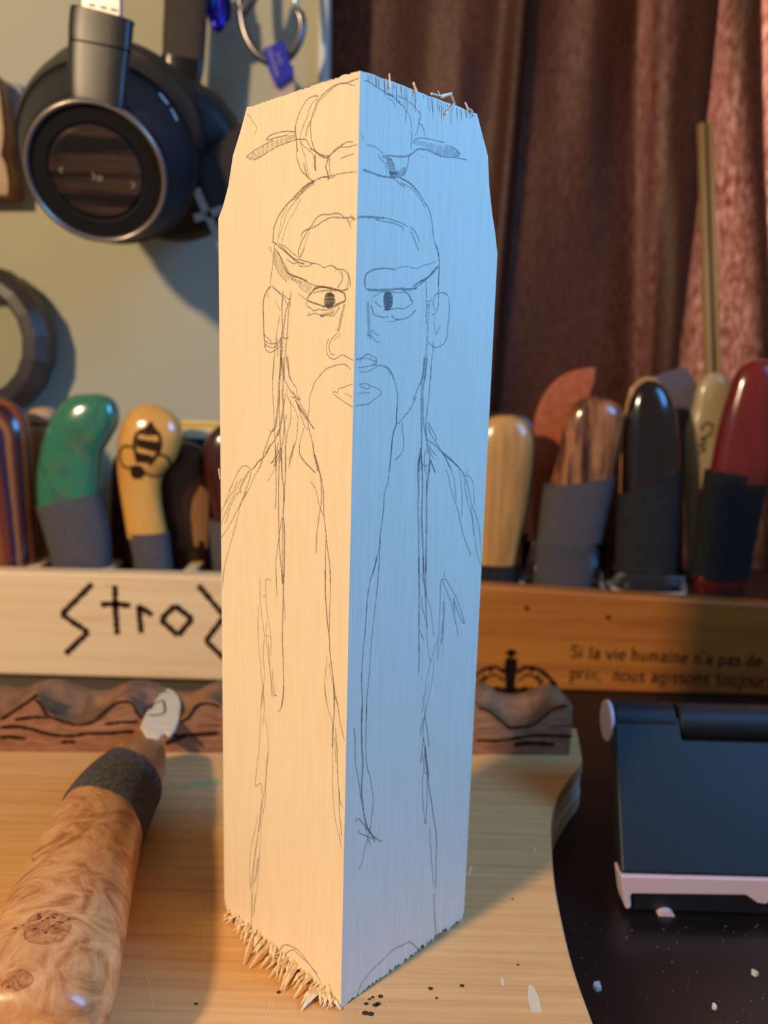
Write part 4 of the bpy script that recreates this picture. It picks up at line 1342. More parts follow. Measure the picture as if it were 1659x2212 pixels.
# right rack
M_tan = layered('olive_on_walnut', [(206, 152, 84), (206, 152, 84), (206, 152, 84), (40, 22, 14), (40, 22, 14)], 1, 0.030, offset=-0.93 + 0.0, wob=0.02)
M_olive = mat('olive_wood', (204, 150, 84), (132, 86, 44), rough=0.25, scale=(110, 110, 9), detail=5, distort=0.6, coat=0.5, ramp=(0.45, 0.8))
kt_, to_ = knife('knife with pale streaked olive wood handle next to the block', GR, 0.282, [
    ('handle', M_olive, [((1024, 1222), (1112, 1222)), ((1022, 1164), (1123, 1164)), ((1020, 1107), (1136, 1107)), ((1024, 1010), (1149, 1010)), ((1030, 955), (1153, 957)), ((1042, 922), (1146, 926)), ((1058, 903), (1130, 906)), ((1080, 897), (1110, 897))], dict(ratio=0.5, dmax=0.0115)),
    ('dark_liner', M_maroon, [((1024, 1222), (1114, 1222)), ((1022, 1107), (1140, 1107)), ((1024, 1010), (1153, 1010)), ((1030, 950), (1157, 950)), ((1042, 915), (1148, 918)), ((1058, 896), (1130, 899)), ((1080, 890), (1110, 890))], dict(ratio=0.06, dmax=0.003)),
    ('cloth_wrap', M_wrapdark, [((1026, 1266), (1112, 1266)), ((1024, 1216), (1114, 1219))], dict(ratio=0.5, dmax=0.0118, grow=1.03, zfloor=ZS))])
M_zebra = mat('figured_rosewood', (176, 116, 68), (48, 26, 18), rough=0.2, scale=(130, 60, 16), detail=5, distort=2.2, coat=0.8, ramp=(0.38, 0.62), c3=(122, 70, 42))
knife('knife with brown and black figured handle leaning right in grey wrap', GR, 0.282, [
    ('handle', M_zebra, [((1186, 1056), (1322, 1040)), ((1205, 983), (1334, 983)), ((1216, 930), (1344, 934)), ((1228, 890), (1347, 900)), ((1242, 870), (1340, 878)), ((1262, 860), (1322, 866)), ((1284, 857), (1302, 858))], dict(ratio=0.55, dmax=0.013)),
    ('cloth_wrap', M_cloth, [((1153, 1268), (1276, 1262)), ((1158, 1200), (1292, 1190)), ((1167, 1120), (1310, 1105)), ((1176, 1049), (1328, 1026))], dict(ratio=0.55, dmax=0.0135, grow=1.02, zfloor=ZS))])
M_blackwood = mat('blackwood', (30, 11, 12), (13, 6, 8), rough=0.16, scale=(80, 80, 12), coat=0.9)
knife('knife with tall almost black glossy handle in charcoal wrap', GR, 0.281, [
    ('handle', M_blackwood, [((1340, 1070), (1468, 1030)), ((1344, 953), (1466, 953)), ((1353, 890), (1458, 890)), ((1366, 850), (1446, 852)), ((1382, 830), (1432, 833)), ((1398, 821), (1418, 822))], dict(ratio=0.55, dmax=0.013)),
    ('pale_liner', M_olive, [((1338, 1070), (1440, 1040)), ((1342, 953), (1440, 953)), ((1350, 884), (1440, 886)), ((1362, 842), (1436, 846)), ((1380, 820), (1424, 824)), ((1396, 814), (1412, 815))], dict(ratio=0.05, dmax=0.0022)),
    ('charcoal_wrap', M_wrapdark, [((1328, 1268), (1455, 1270)), ((1331, 1180), (1461, 1180)), ((1335, 1100), (1466, 1080)), ((1338, 1066), (1469, 1018))], dict(ratio=0.55, dmax=0.0135, grow=1.02, zfloor=ZS))])
M_red = mat('red_lacquered_wood', (124, 30, 24), (88, 18, 16), rough=0.2, scale=(60, 60, 10), coat=0.7)
knife('knife with tall dark red handle and red foot in charcoal wrap', GR, 0.2815, [
    ('handle', M_red, [((1530, 1040), (1668, 1046)), ((1555, 914), (1698, 918)), ((1574, 849), (1704, 853)), ((1590, 808), (1702, 815)), ((1612, 784), (1686, 790)), ((1636, 776), (1664, 778))], dict(ratio=0.5, dmax=0.0135)),
    ('charcoal_wrap', M_wrapdark, [((1497, 1248), (1616, 1246)), ((1504, 1180), (1628, 1176)), ((1514, 1090), (1645, 1084)), ((1526, 1014), (1657, 1030))], dict(ratio=0.5, dmax=0.0138, grow=1.03)),
    ('handle_foot', M_red, [((1497, 1290), (1602, 1290)), ((1497, 1240), (1608, 1240))], dict(ratio=0.5, dmax=0.0132, zfloor=ZS - 0.0000, e=3.2))])
M_bone = mat('bone', (196, 178, 140), (166, 146, 110), rough=0.3, scale=(60, 60, 20), coat=0.4)
bn, bno = knife('knife with pale bone handle marked in black behind the red handle', GR, 0.306, [
    ('handle', M_bone, [((1486, 1262), (1548, 1262)), ((1480, 1107), (1556, 1107)), ((1480, 945), (1570, 940)), ((1494, 887), (1577, 880)), ((1505, 840), (1576, 838)), ((1520, 815), (1568, 816)), ((1534, 805), (1554, 806))], dict(ratio=0.55, dmax=0.011, zfloor=ZS))])
tr6 = surf_tree([bno[0]])
mb = MB()
for s in ([(1508, 978), (1524, 972)], [(1509, 962), (1526, 956)], [(1509, 962), (1524, 970)], [(1512, 948), (1530, 942)], [(1512, 948), (1524, 952)], [(1516, 930), (1516, 922), (1528, 914), (1538, 918), (1538, 926)], [(1530, 940), (1540, 932)]):
    P = [hit(tr6, x, y) for x, y in s]; P = [(p, n) for p, n in P if p]
    surf_stroke(mb, tr6, s, 0.0011, 0.0003)
stuff(mb.build('black_marking', M_ink2, bno[0]))

# clear plastic cups around two handles of the right rack
M_clear = clear('clear_plastic', (0.985, 0.988, 0.99), 0.02, 0.03, 1.12)
def cup(label, x0, x1, Y, h, yb):
    a, c = onY(x0, yb, Y), onY(x1, yb, Y)
    t = thing('plastic_cup', label, 'cup', ((a.x + c.x) / 2, Y, ZS), 'clear cups on the right rack')
    hw, hd = (c.x - a.x) / 2, 0.0152
    def ring(z, g):
        out = []
        for k in range(40):
            q = 2 * math.pi * k / 40; e = 3.4
            cq, sq = math.cos(q), math.sin(q)
            out.append(Vector(((a.x + c.x) / 2 + (hw - g) * abs(cq) ** (2 / e) * (1 if cq >= 0 else -1), Y + (hd - g) * abs(sq) ** (2 / e) * (1 if sq >= 0 else -1), z)))
        return out
    b = MB(); b.loft([ring(ZS + 0.0002, 0), ring(ZS + h, 0), ring(ZS + h, 0.0007), ring(ZS + 0.0012, 0.0007)], False, False)
    b.build('wall', M_clear, t, True)
    b = MB(); b.loft([ring(ZS + 0.0002, -0.0004), ring(ZS + 0.0010, -0.0006), ring(ZS + 0.0015, -0.0002), ring(ZS + 0.0015, 0.0008), ring(ZS + 0.0002, 0.0008)], False, False)
    b.build('rim', mat('cloudy_plastic', (196, 202, 206), rough=0.25), t, True)
cup('clear plastic cup around the grey wrap of the leaning figured knife', 1124, 1300, 0.284, 0.028, 1262)
cup('clear plastic cup around the foot of the almost black knife', 1318, 1474, 0.283, 0.011, 1268)

# leather sheath, felt piece, stick behind the right rack
def slab(name, label, cat, px, Y, th, mt, lean=0.0, round_=0.0015):
    P = [onY(x, y, Y) for x, y in px]
    z0 = min(p.z for p in P)
    t = MB(); t.prism([p + Vector((0, lean * (p.z - z0), 0)) for p in P], [p + Vector((0, th + lean * (p.z - z0), 0)) for p in P])
    o = t.build(name, mt)
    o2 = bevel(o, round_, 3, 0.9)
    for p in o.data.polygons: p.use_smooth = False
    tag(o, label, cat)
    return o
def ground(px, Y, z, ys=1260):
    return px
def arc(pts, sub=5): return [(v.x, v.y) for v in crom([Vector((x, y, 0)) for x, y in pts], sub)]
M_leather = mat('brown_leather', (196, 108, 66), (172, 88, 52), rough=0.38, scale=(160, 160, 160), bump=0.2, bscale=(900, 900, 900), coat=0.15)
slab('leather_sheath', 'brown leather sheath with curved end behind the figured knife', 'sheath',
     [(1158, 1255), (1152, 1100)] + arc([(1150, 960), (1153, 929), (1162, 887), (1182, 845), (1213, 814), (1251, 798), (1288, 793)]) + [(1286, 822), (1276, 852), (1266, 900), (1262, 1100), (1262, 1255)], 0.312, 0.007, M_leather, 0.0, 0.0022)
M_felt = mat('grey_felt', (112, 108, 120), (98, 94, 106), rough=0.95, scale=(700, 700, 700), bump=0.4, spec=0.15)
slab('felt_sheath', 'grey felt blade cover with cut corner behind the black knife', 'sheath',
     [(1402, 1258), (1400, 822), (1421, 812), (1475, 793), (1485, 796), (1504, 829), (1495, 887), (1480, 945), (1476, 1256)], 0.318, 0.004, M_felt, 0.0, 0.0008)
M_stick = mat('birch_ply_edge', (172, 142, 96), (150, 118, 74), rough=0.5, scale=(60, 60, 8))
st = thing('wooden_stick', 'narrow two layer wooden stick rising before the satin curtain', 'stick', (0.20, 0.325, ZS))
# the stick stands on the rack shelf and leans back against the curtain
def stk(x0, x1, x2, x3, y0, y1, dz0, th, mt, nm):
    a, c, d, e = onY(x0, y0, 0.342), onY(x1, y0 + 1, 0.342), onY(x2, y1, 0.324), onY(x3, y1, 0.324)
    k = (ZS - d.z) / (a.z - d.z)
    d2, e2 = d + (a - d) * k, e + (c - e) * k
    b = MB(); b.prism([a + Vector((0, dz0, 0)), c + Vector((0, dz0, 0)), e2 + Vector((0, dz0, 0)), d2 + Vector((0, dz0, 0))],
                      [v + Vector((0, dz0 + th, 0)) for v in (a, c, e2, d2)])
    bevel(b.build(nm, mt, st), 0.0004)
stk(1512, 1524, 1528, 1541, 264, 805, 0.0, 0.0055, M_stick, 'layer')
stk(1524.5, 1530.5, 1541.5, 1548.5, 264, 805, 0.0012, 0.0040, mat('glue_line', (64, 42, 24), rough=0.7), 'glue_line')
stk(1531, 1542, 1549, 1560, 264, 805, 0.0, 0.0055, M_stick, 'layer')

# behind the left rack
M_pink = mat('pale_beech', (206, 164, 128), (192, 148, 112), rough=0.4, scale=(40, 40, 12), coat=0.3)
pk = thing('carving_tool', 'pale beech knob with a groove peeping between laminated and green handles', 'tool', (-0.21, 0.312, ZS))
grip_part('handle', M_pink, pk, [((60, 1228), (140, 1228)), ((58, 1050), (132, 1050)), ((62, 960), (124, 960)), ((66, 918), (121, 918))], 0.312, ratio=0.9, dmax=0.0135, zfloor=ZS)
grip_part('groove', M_ink, pk, [((68, 919), (120, 919)), ((68, 912), (119, 912))], 0.312, ratio=0.9, dmax=0.0128)
grip_part('knob', M_pink, pk, [((63, 912), (122, 912)), ((60, 898), (124, 898)), ((68, 885), (118, 885)), ((84, 879), (104, 879))], 0.312, ratio=0.95, dmax=0.0140)
jar = thing('lidded_tin', 'low tin with pale yellow lid standing at the back of the left rack', 'tin', (-0.10, 0.322, ZS))
ja, jb_ = onY(386, 908, 0.3145), onY(560, 925, 0.3145)
zt_, zm_ = ja.z, onY(400, 946, 0.3145).z
def tinring(z, g, r=0.005):
    out = []
    for cx_, cy_, q0 in ((jb_.x - r, 0.329 - r, 0), (ja.x + r, 0.329 - r, 90), (ja.x + r, 0.3145 + r, 180), (jb_.x - r, 0.3145 + r, 270)):
        for k in range(5):
            q = math.radians(q0 + 22.5 * k)
            out.append(Vector((cx_ + (r + g) * math.cos(q), cy_ + (r + g) * math.sin(q), z)))
    return out
b = MB(); b.loft([tinring(zm_, 0), tinring(zt_ - 0.0008, 0), tinring(zt_, -0.0010)])
lo = sharp(b.build('lid', mat('cream_lid', (224, 212, 160), rough=0.35), jar, True), 35)
b = MB(); b.loft([tinring(zt_ - 0.0038, 0.0003), tinring(zt_ - 0.0009, 0.0003)], False, False)
b.build('lid_band', mat('yellow_band', (226, 176, 62), rough=0.35), lo, True)
b = MB(); b.loft([tinring(ZS + 0.0001, -0.0008), tinring(zm_ - 0.0003, -0.0008)])
sharp(b.build('body', mat('navy_tin', (24, 28, 46), rough=0.4), jar, True), 35)

# ------------------------------------------------------------------ device on the desk
M_navy = mat('navy_rubber', (20, 22, 25), (16, 18, 21), rough=0.5, scale=(900, 900, 900), detail=3, bump=0.15, spec=0.4)
M_rose = mat('rose_metal', (232, 200, 202), rough=0.36, metal=0.25)
M_navy2 = mat('navy_base', (22, 22, 30), rough=0.5)
dv = thing('tablet', 'dark navy tablet with rose metal edge standing on the desk', 'tablet', (0.14, 0.085, ZD))
YF, YT = 0.0660, 0.1000
pb_ = onY(1343, 1893, YF); pt_ = onY(1326, 1545, YT)
X0b, X0t, X1 = pb_.x, pt_.x, 0.245
up_ = Vector((0, YT - YF, pt_.z - pb_.z)); ul = up_.length; up_.normalize()
fn = Vector((0, -up_.z, up_.y))
def dp(x, s, d): return Vector((x, YF, pb_.z)) + up_ * s - fn * d
xs_ = lambda s: X0b + (X0t - X0b) * s / ul
rod_r = (onY(1326, 1505, YT) - onY(1326, 1590, YT)).length / 2
shc = ul - rod_r * 0.8        # where the recess of the hinge starts
xrec = onY(1465, 1560, YT).x
b = MB()
front = [dp(xs_(0.001), 0.001, 0), dp(X1, 0.001, 0), dp(X1, ul - rod_r * 1.05, 0), dp(xrec, ul - rod_r * 1.05, 0), dp(xrec, ul, 0), dp(xs_(ul), ul, 0)]
b.prism(front, [p - fn * 0.007 for p in front])
bevel(b.build('panel', M_navy, dv), 0.0008)
cc = dp(0, ul, rod_r * 0.92)
def cyl(name, x0, x1, r, mt, parent, off=Vector((0, 0, 0)), bev=0.0006):
    b = MB(); b.lathe(Vector((x0, cc.y, cc.z)) + off, (1, 0, 0), [(0, r - bev), (bev, r), (x1 - x0 - bev, r), (x1 - x0, r - bev)], 48)
    return sharp(b.build(name, mt, parent, True), 40)
cyl('hinge_shoulder', xs_(ul) + 0.0004, xrec - 0.0008, rod_r, M_navy, dv)
rod = cyl('hinge_rod', xrec + 0.0006, X1, rod_r * 0.94, M_navy, dv)
cap_ = cyl('end_cap', xs_(ul) - 0.0014, xs_(ul) + 0.0002, rod_r * 0.985, M_rose, dv, bev=0.0003)
cap_['label'] = 'rose metal disc closing the hinge'
# rose edge with a corner tab and thumb notch, dark lower slab, foot
hs = (onY(1400, 1893, YF) - onY(1400, 1934, YF)).length
pt3 = [(1342, 1893), (1700, 1893), (1700, 1934)]
def ep(x, y): return onY(x, y, YF - 0.0004)
edge = [ep(1341, 1893), ep(1720, 1900), ep(1720, 1944), ep(1668, 1943), ep(1655, 1954), ep(1636, 1951), ep(1622, 1941), ep(1612, 1934), ep(1366, 1931), ep(1362, 1936), ep(1364, 1958), ep(1358, 1965), ep(1351, 1962), ep(1347, 1945)]
edge[1].x = X1; edge[2].x = X1
b = MB(); b.prism(edge, [p + Vector((0, 0.008, 0)) for p in edge]); bevel(b.build('metal_edge', M_rose, dv), 0.0004)
lo_ = [onY(1366, 1926, YF + 0.0012), onY(1700, 1930, YF + 0.0012), onY(1700, 1990, YF + 0.0012), onY(1366, 1979, YF + 0.0012)]
lo_ = [Vector((X1 if i in (1, 2) else lo_[0].x, p.y, p.z if i < 2 else ZD + 0.0004)) for i, p in enumerate(lo_)]
b = MB(); b.prism(lo_, [p + Vector((0, 0.0065, 0)) for p in lo_]); bevel(b.build('lower_slab', M_navy2, dv), 0.0006)
ft = onY(1440, 1981, YF - 0.001)
b = MB()
b.prism([Vector((ft.x + 0.0027 * math.cos(q), YF - 0.001, ZD + 0.0001 + 0.0018 * math.sin(q))) for q in [k * math.pi / 12 for k in range(13)]],
        [Vector((ft.x + 0.0027 * math.cos(q), YF + 0.002, ZD + 0.0001 + 0.0018 * math.sin(q))) for q in [k * math.pi / 12 for k in range(13)]])
b.build('foot', M_rose, dv)
# rear stand of the tablet
b = MB()
q0 = dp(0, ul * 0.55, 0.0072)
for x in ():
    pass
b.prism([Vector((xs_(ul) + .012, q0.y, q0.z)), Vector((X1 - .01, q0.y, q0.z)), Vector((X1 - .01, q0.y + .022, ZD)), Vector((xs_(ul) + .012, q0.y + .022, ZD))],
        [Vector((xs_(ul) + .012, q0.y + .003, q0.z)), Vector((X1 - .01, q0.y + .003, q0.z)), Vector((X1 - .01, q0.y + .025, ZD)), Vector((xs_(ul) + .012, q0.y + .025, ZD))])
b.build('kickstand', M_navy2, dv)

# chips and crumbs on the desk
M_chip = mat('pale_chip', (220, 205, 185), rough=0.6)
chips = [((1289, 2131), 13, 'square pale wood chip on the desk beside the board edge'), ((1630, 2102), 9, 'curled pale wood chip on the desk at right'), ((1543, 2176), 6, 'small white crumb on the desk front')]
for (x, y), s, lab in chips:
    c = onZ(x, y, ZD + 0.0004); r = s * 0.00011
    b = MB()
    random.seed(int(x))
    pl = [c + Vector((r * math.cos(q) * random.uniform(.7, 1.2), r * math.sin(q) * random.uniform(.9, 1.5), 0)) for q in [.7 + k * math.pi / 2.5 for k in range(5)]]
    b.prism([p + Vector((0, 0, random.uniform(0.0004, 0.001))) for p in pl], [Vector((p.x, p.y, ZD)) for p in pl])
    tag(b.build('wood_chip', M_chip), lab, 'wood chip')
b = MB()
random.seed(77)
for i in range(60):
    x, y = random.uniform(1240, 1659), random.uniform(1990, 2212)
    if x < 1225 + (y - 1990) * 0.3: continue
    c = onZ(x, y, ZD); r = random.uniform(0.00005, 0.00014)
    b.loft([[c + Vector((r * math.cos(q), r * math.sin(q), 0)) for q in (0, 1.57, 3.14, 4.71)], [c + Vector((r * .6 * math.cos(q), r * .6 * math.sin(q), r)) for q in (0, 1.57, 3.14, 4.71)]])
o = stuff(b.build('sawdust', M_chip)); o['label'] = 'fine pale sawdust specks scattered over the dark desk'; o['category'] = 'sawdust'
# ------------------------------------------------------------------ things hanging on the wall
YW = 0.345
def hook(parent, x, z, y0):
    b = MB(); b.tube([Vector((x, YW, z)), Vector((x, y0, z))], 0.002, 10); return b.build('wall_hook', M_chrome, parent)
hp = thing('headphones', 'large black headphones hanging on the wall at upper left', 'headphones', (-0.13, 0.30, 0.25))
fc = onY(207, 377, 0.222)                    # centre of the front disc
bc = onY(252, 312, 0.270)                    # centre of the rear of the near cup
ax = (bc - fc).normalized()
R1 = 0.0322
M_mesh = mat('woven_black', (30, 32, 38), (18, 19, 24), rough=0.55, scale=(1500, 1500, 500), detail=1, bump=0.8, bscale=(1200, 1200, 1200), spec=0.45)
M_diskwood = mat('dark_disc_wood', (74, 52, 40), (28, 20, 16), rough=0.6, scale=(14, 40, 190), detail=2, spec=0.25, ramp=(0.42, 0.58))
M_rim = mat('grey_rim', (150, 136, 126), rough=0.3, metal=0.7)
L = (bc - fc).length
b = MB(); b.lathe(fc, ax, [(0.0045, R1 * 0.96), (0.0046, R1 * 1.03), (0.010, R1 * 1.10), (0.022, R1 * 1.22), (0.034, R1 * 1.33), (0.044, R1 * 1.40), (0.052, R1 * 1.38), (0.053, 0)], 72)
hs_ = sharp(b.build('ear_cup', M_mesh, hp, True), 35)
b = MB(); b.lathe(fc, ax, [(0.030, R1 * 1.345), (0.040, R1 * 1.415), (0.050, R1 * 1.43), (0.058, R1 * 1.40), (0.060, R1 * 1.30)], 72)
sharp(b.build('cup_rim', M_black, hp, True), 35)
b = MB(); b.lathe(fc, ax, [(0.0025, R1 * 1.00), (-0.0002, R1 * 0.99), (-0.0008, R1 * 0.96), (-0.0002, R1 * 0.93), (0.0012, R1 * 0.92)], 72, False)
b.build('metal_ring', M_rim, hs_, True)
b = MB(); b.lathe(fc, ax, [(0.0014, R1 * 0.925), (0.0012, R1 * 0.70), (0.0018, R1 * 0.67), (0.0022, R1 * 0.65)], 72, False)
sharp(b.build('touch_ring', mat('satin_black', (24, 21, 20), rough=0.75, spec=0.2), hs_, True), 20)
b = MB(); b.lathe(fc, ax, [(0.0019, R1 * 0.66), (0.00185, R1 * 0.6), (0.0018, 0)], 72)
dsk_ = b.build('wood_disc', M_diskwood, hs_, True)
# symbols on the disc
sym = MB()
for s in ([(136, 362), (127, 367), (135, 373)], [(283, 392), (292, 400), (284, 407)], [(198, 374), (206, 381), (200, 388)]):
    polyline_ribbon(sym, [onP(x, y, fc + ax * 0.0015, ax) for x, y in (s[0], s[1])], 0.0006, -ax, 0.0, 1, 0, False)
    polyline_ribbon(sym, [onP(x, y, fc + ax * 0.0015, ax) for x, y in (s[1], s[2])], 0.0006, -ax, 0.0, 1, 0, False)
for x in (212, 219):
    polyline_ribbon(sym, [onP(x, 379, fc + ax * 0.0015, ax), onP(x, 392, fc + ax * 0.0015, ax)], 0.0007, -ax, 0.0, 1, 0, False)
b0 = sym.build('control_symbol', mat('symbol_grey', (150, 142, 120), rough=0.5), hp); stuff(b0)
# two pale light bars on the cup side
tr7 = surf_tree([hs_])
sb = MB()
for s in ([(343, 203), (352, 214), (361, 226)], [(368, 236), (374, 247), (381, 262)]):
    P = [hit(tr7, x, y) for x, y in s]; P = [(p, n) for p, n in P if p]
    if len(P) > 1: polyline_ribbon(sb, [p for p, n in P], 0.0017, P[1][1], 0.0005, 1, 0, False)
if sb.v: sb.build('light_bar', mat('pale_bar', (214, 214, 216), rough=0.4), hs_)
# yoke arm with a seam, silver slotted slider
Yy = 0.213
grip_part('yoke_arm', M_gunmetal, hp, [((152, 222), (268, 238)), ((149, 200), (271, 214)), ((148, 150), (275, 165)), ((149, 92), (281, 117))], Yy, ratio=0.33, dmax=0.009, e=3.2)
grip_part('yoke_arm', M_gunmetal, hp, [((150, 88), (282, 113)), ((150, 60), (285, 80)), ((153, 24), (288, 52)), ((156, 14), (291, 50))], Yy, ratio=0.33, dmax=0.009, e=3.2)
P = [onY(x, y, Yy) for x, y in ((180, 30), (264, 48), (266, -60), (184, -80))]
b = MB(); b.prism([p + Vector((0, -0.003, 0)) for p in P], [p + Vector((0, 0.001, 0)) for p in P])
sl = bevel(b.build('slider', mat('silver_slider', (212, 202, 188), rough=0.3, metal=0.5), hp), 0.0005)
sb = MB()
for x in (191, 216, 238):
    for dy in (0, -34):
        P = [onY(x + dx, y + dy + (x - 190) * .22, Yy - 0.0032) for dx, y in ((0, 6), (15, 9), (15, 15), (0, 12))]
        flat_poly(sb, P, NF, 0.0001)
sb.build('slot', mat('slot_grey', (134, 124, 116), rough=0.6), sl)
# far arm: leather strap, chrome collar, far cup
Yf = 0.312
M_strap = mat('dark_brown_leather', (48, 34, 28), (40, 28, 23), rough=0.7, scale=(500, 500, 500), bump=0.3, bscale=(900, 900, 900))
grip_part('headband', M_strap, hp, [((351, 126), (441, 138)), ((353, 60), (446, 64)), ((356, -10), (449, -12)), ((360, -80), (450, -86))], Yf, ratio=0.3, dmax=0.008, e=3.0)
grip_part('collar', mat('dark_chrome', (34, 31, 30), rough=0.14, metal=0.4), hp, [((352, 168), (432, 186)), ((348, 148), (437, 160)), ((349, 120), (441, 136))], Yf, ratio=0.36, dmax=0.0095, e=3.4)['label'] = 'shiny dark chrome collar'
cf = onY(366, 352, 0.290); cb_ = onY(385, 340, 0.330); axf = (cb_ - cf).normalized()
b = MB(); b.lathe(cf, axf, [(-0.010, 0), (-0.010, 0.034), (-0.006, 0.0395), (0.0, 0.0415), (0.004, 0.0405), (0.010, 0.043), (0.022, 0.040), (0.032, 0.032), (0.033, 0)], 64)
M_blackleather = mat('black_leather', (26, 22, 21), rough=0.55, bump=0.3, scale=(500, 500, 500))
sharp(b.build('ear_cup', M_blackleather, hp, True), 40)
b = MB(); b.lathe(fc, ax, [(0.052, R1 * 1.30), (0.058, R1 * 1.42), (0.068, R1 * 1.44), (0.078, R1 * 1.34), (0.080, R1 * 1.0)], 64)
b.build('ear_cushion', M_blackleather, hp, True)

# black pouch with an off-white cross
pc = thing('black_pouch', 'black cloth pouch with off-white cross hung tilted beside the headphones', 'pouch', tuple(onY(500, 400, 0.262)))
YP = 0.262
Q = [onY(x, y, YP) for x, y in ((409, 352), (545, 236), (660, 470), (497, 618))]
M_pouch = mat('black_canvas', (38, 31, 28), (30, 25, 23), rough=0.8, scale=(900, 900, 300), bump=0.5, bscale=(1200, 1200, 1200))
b = MB(); b.prism([Vector((p.x, YP, p.z)) for p in Q], [Vector((p.x, YP + 0.009, p.z)) for p in Q])
bag = bevel(b.build('body', M_pouch, pc), 0.004, 3)
sb = MB()
for s in ([(424, 408), (436, 437), (450, 466), (475, 522), (500, 580)], [(420, 472), (450, 463), (490, 449), (560, 424)]):
    polyline_ribbon(sb, [onY(x, y, YP) for x, y in s], 0.0040, NF, 0.0003, 1, 0, False)
sb.build('cross_print', mat('offwhite_print', (150, 136, 120), rough=0.8), bag)

# carabiners
M_cara = mat('grey_anodised', (120, 118, 124), rough=0.28, metal=0.9)
gc = thing('carabiner', 'grey metal carabiner hanging with a blue tag', 'carabiner', tuple(onY(585, 40, 0.315)))
path = [(514, -90), (516, -30), (520, 10), (523, 40), (530, 72), (543, 100), (562, 122), (588, 135), (612, 130), (632, 112), (646, 86), (652, 60), (650, 38), (643, 26)]
P = crom([onY(x, y, 0.315) for x, y in path], 5)
b = MB(); b.tube(P, [0.0026] * len(P), 14, 1.0)
b.build('frame', M_cara, gc, True)
P = [onY(560, -60, 0.315), onY(545, -8, 0.315), onY(522, 28, 0.315)]
b = MB(); b.tube(crom(P, 5), 0.0035, 12); b.build('nose', M_cara, gc, True)
P = [onY(x, y, 0.315) for x, y in ((641, 34), (638, 0), (630, -70))]
b = MB(); b.tube(P, 0.0017, 12); b.build('gate', mat('bright_gate', (190, 190, 190), rough=0.25, metal=0.9), gc, True)
# dark webbing between nose and frame at the top of the picture
tg = thing('blue_tag', 'blue fabric tag with two faded lines hanging on the grey carabiner', 'tag', tuple(onY(600, 130, 0.307)))
Q = [onY(x, y, 0.309) for x, y in ((567, 105), (612, 86), (622, 118), (635, 163), (597, 189), (580, 150))]
b = MB(); b.prism(Q, [p + Vector((0, 0.0025, 0)) for p in Q])
M_blue = mat('blue_fabric', (26, 34, 170), (20, 26, 150), rough=0.7, scale=(600, 600, 600))
tb_ = bevel(b.build('flag', M_blue, tg), 0.0006)
sb = MB()
random.seed(9)
for (x0, y0), (x1, y1), w in (((582, 106), (600, 168), 0.0030), ((599, 114), (608, 140), 0.0026)):
    a, c = onY(x0, y0, 0.309), onY(x1, y1, 0.309)
    n = 7
    for i in range(n):
        t = i / n
        polyline_ribbon(sb, [a.lerp(c, t), a.lerp(c, t + 0.6 / n)], w * random.uniform(.7, 1.2), NF, 0.0003, 1, 0, False)
stuff(sb.build('faded_print', mat('faded_print', (120, 112, 176), rough=0.7), tb_))
Q = [onY(x, y, 0.3125) for x, y in ((584, 160), (633, 140), (640, 240), (592, 260))]
b = MB(); b.prism(Q, [p + Vector((0, 0.001, 0)) for p in Q])
b.build('ribbon', mat('pale_ribbon', (186, 164, 146), rough=0.7), tg)
M_cblue = mat('blue_anodised', (24, 24, 170), rough=0.2, metal=0.7)
bcb = thing('carabiner', 'shiny dark blue carabiner at the top beside the headband', 'carabiner', tuple(onY(470, 20, 0.318)))
path = [(452, -80), (451, -20), (455, 20), (462, 48), (470, 60), (477, 50), (478, 20), (474, -20)]
P = crom([onY(x, y, 0.318) for x, y in path], 5)
b = MB(); b.tube(P, 0.0026, 12); b.build('frame', M_cblue, bcb, True)
P = crom([onY(x, y, 0.326) for x, y in ((486, -70), (490, -10), (492, 25), (488, 40), (480, 36))], 5)
b = MB(); b.tube(P, 0.0022, 12); b.build('gate', M_cblue, bcb, True)
b = MB(); b.lathe(onY(460, 20, 0.318), onY(462, -20, 0.318) - onY(460, 20, 0.318), [(0, .0035), (0.014, .0035)], 16); b.build('sleeve', mat('blue_sleeve', (34, 96, 220), rough=0.2, metal=0.6), bcb, True)

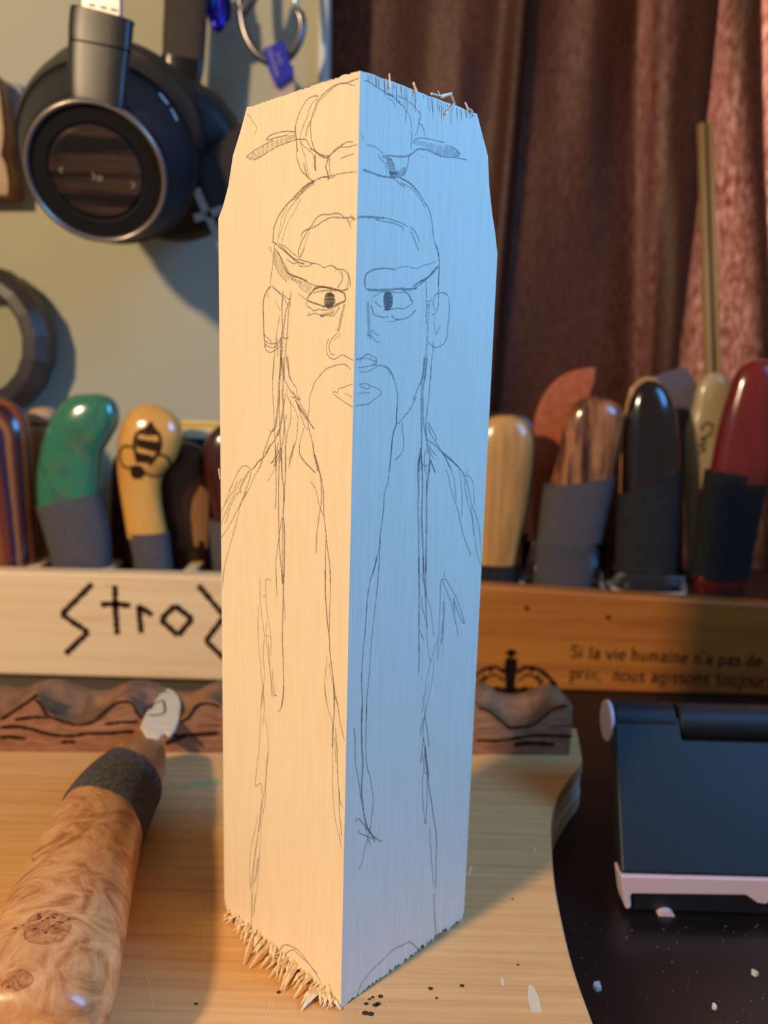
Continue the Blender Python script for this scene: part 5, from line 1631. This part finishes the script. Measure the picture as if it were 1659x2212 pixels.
# carved wooden plaque and grey tag at the left edge
M_plq = mat('carved_plaque', (150, 104, 60), (118, 76, 42), rough=0.45, scale=(30, 60, 160))
px = [(-120, 425), (-120, 150), (-10, 158)] + arc([(0, 172), (5, 205), (10, 250), (13, 290), (8, 335)], 4) + [(16, 352), (21, 375), (24, 400), (22, 424)]
Q = [onY(x, y, 0.328) for x, y in px]
pq = thing('wooden_plaque', 'brown wooden plaque with scrolled edge at the left picture border', 'plaque', tuple(onY(-40, 300, 0.336)))
b = MB(); b.prism(Q, [Vector((p.x, YW, p.z)) for p in Q]); bevel(b.build('board', M_plq, pq), 0.001)
ep_ = [onY(x, y, 0.3278) for x, y in px[2:]]
sb = MB(); polyline_ribbon(sb, [p + Vector((-0.0008, 0, 0)) for p in ep_], 0.0013, NF, 0.0003, 1, 0, False); sb.build('dark_edge', M_ink, pq)
Q = [onY(x, y, 0.3415) for x, y in [(-10, 279)] + [(-10, 178)] + arc([(36, 178), (43, 181), (46, 189)], 3) + arc([(46, 268), (44, 276), (37, 280)], 3)]
b = MB(); b.prism(Q, [Vector((p.x, YW, p.z)) for p in Q])
tag(bevel(b.build('grey_card', mat('grey_card', (150, 144, 142), rough=0.7)), 0.0006), 'small grey card with rounded corners on the wall beside the plaque', 'card')

# round magnifier hanging on the wall at the left
mgf = thing('magnifying_lens', 'round lens in a broad dark faceted rim at left above the rack', 'magnifier', tuple(onY(-45, 738, 0.33)))
mc = onY(-48, 738, 0.326); k_ = (onY(100, 738, 0.326) - onY(0, 738, 0.326)).length / 100
M_rimd = mat('dark_rim', (60, 54, 50), (50, 45, 42), rough=0.45, scale=(50, 50, 50))
b = MB()
nf = 18
prof_ = [(-0.004, 103), (-0.007, 112), (-0.006, 134), (-0.001, 156), (0.010, 157), (0.014, 150), (0.014, 105), (-0.004, 103)]
rr = []
for h, r in prof_:
    rr.append([mc + Vector((math.cos(q) * r * k_, h, math.sin(q) * r * k_ * 1.06)) for q in [2 * math.pi * (k + .3) / nf for k in range(nf)]] if r > 120 else
              [mc + Vector((math.cos(q) * r * k_, h, math.sin(q) * r * k_ * 1.10)) for q in [2 * math.pi * (k + .3) / nf for k in range(nf)]])
b.loft(rr, False, False)
b.build('rim', M_rimd, mgf)
b = MB()
lens = [(-0.0045, 0.0), (-0.0038, 50), (-0.002, 104)]
lr = [[mc + Vector((math.cos(q) * max(r, .01) * k_, h, math.sin(q) * max(r, .01) * k_ * 1.1)) for q in [2 * math.pi * k / 48 for k in range(48)]] for h, r in lens]
b.loft(lr, False, False)
b.build('lens', clear('lens_glass', (0.95, 0.96, 0.95), 0.1, 0.02), mgf, True)
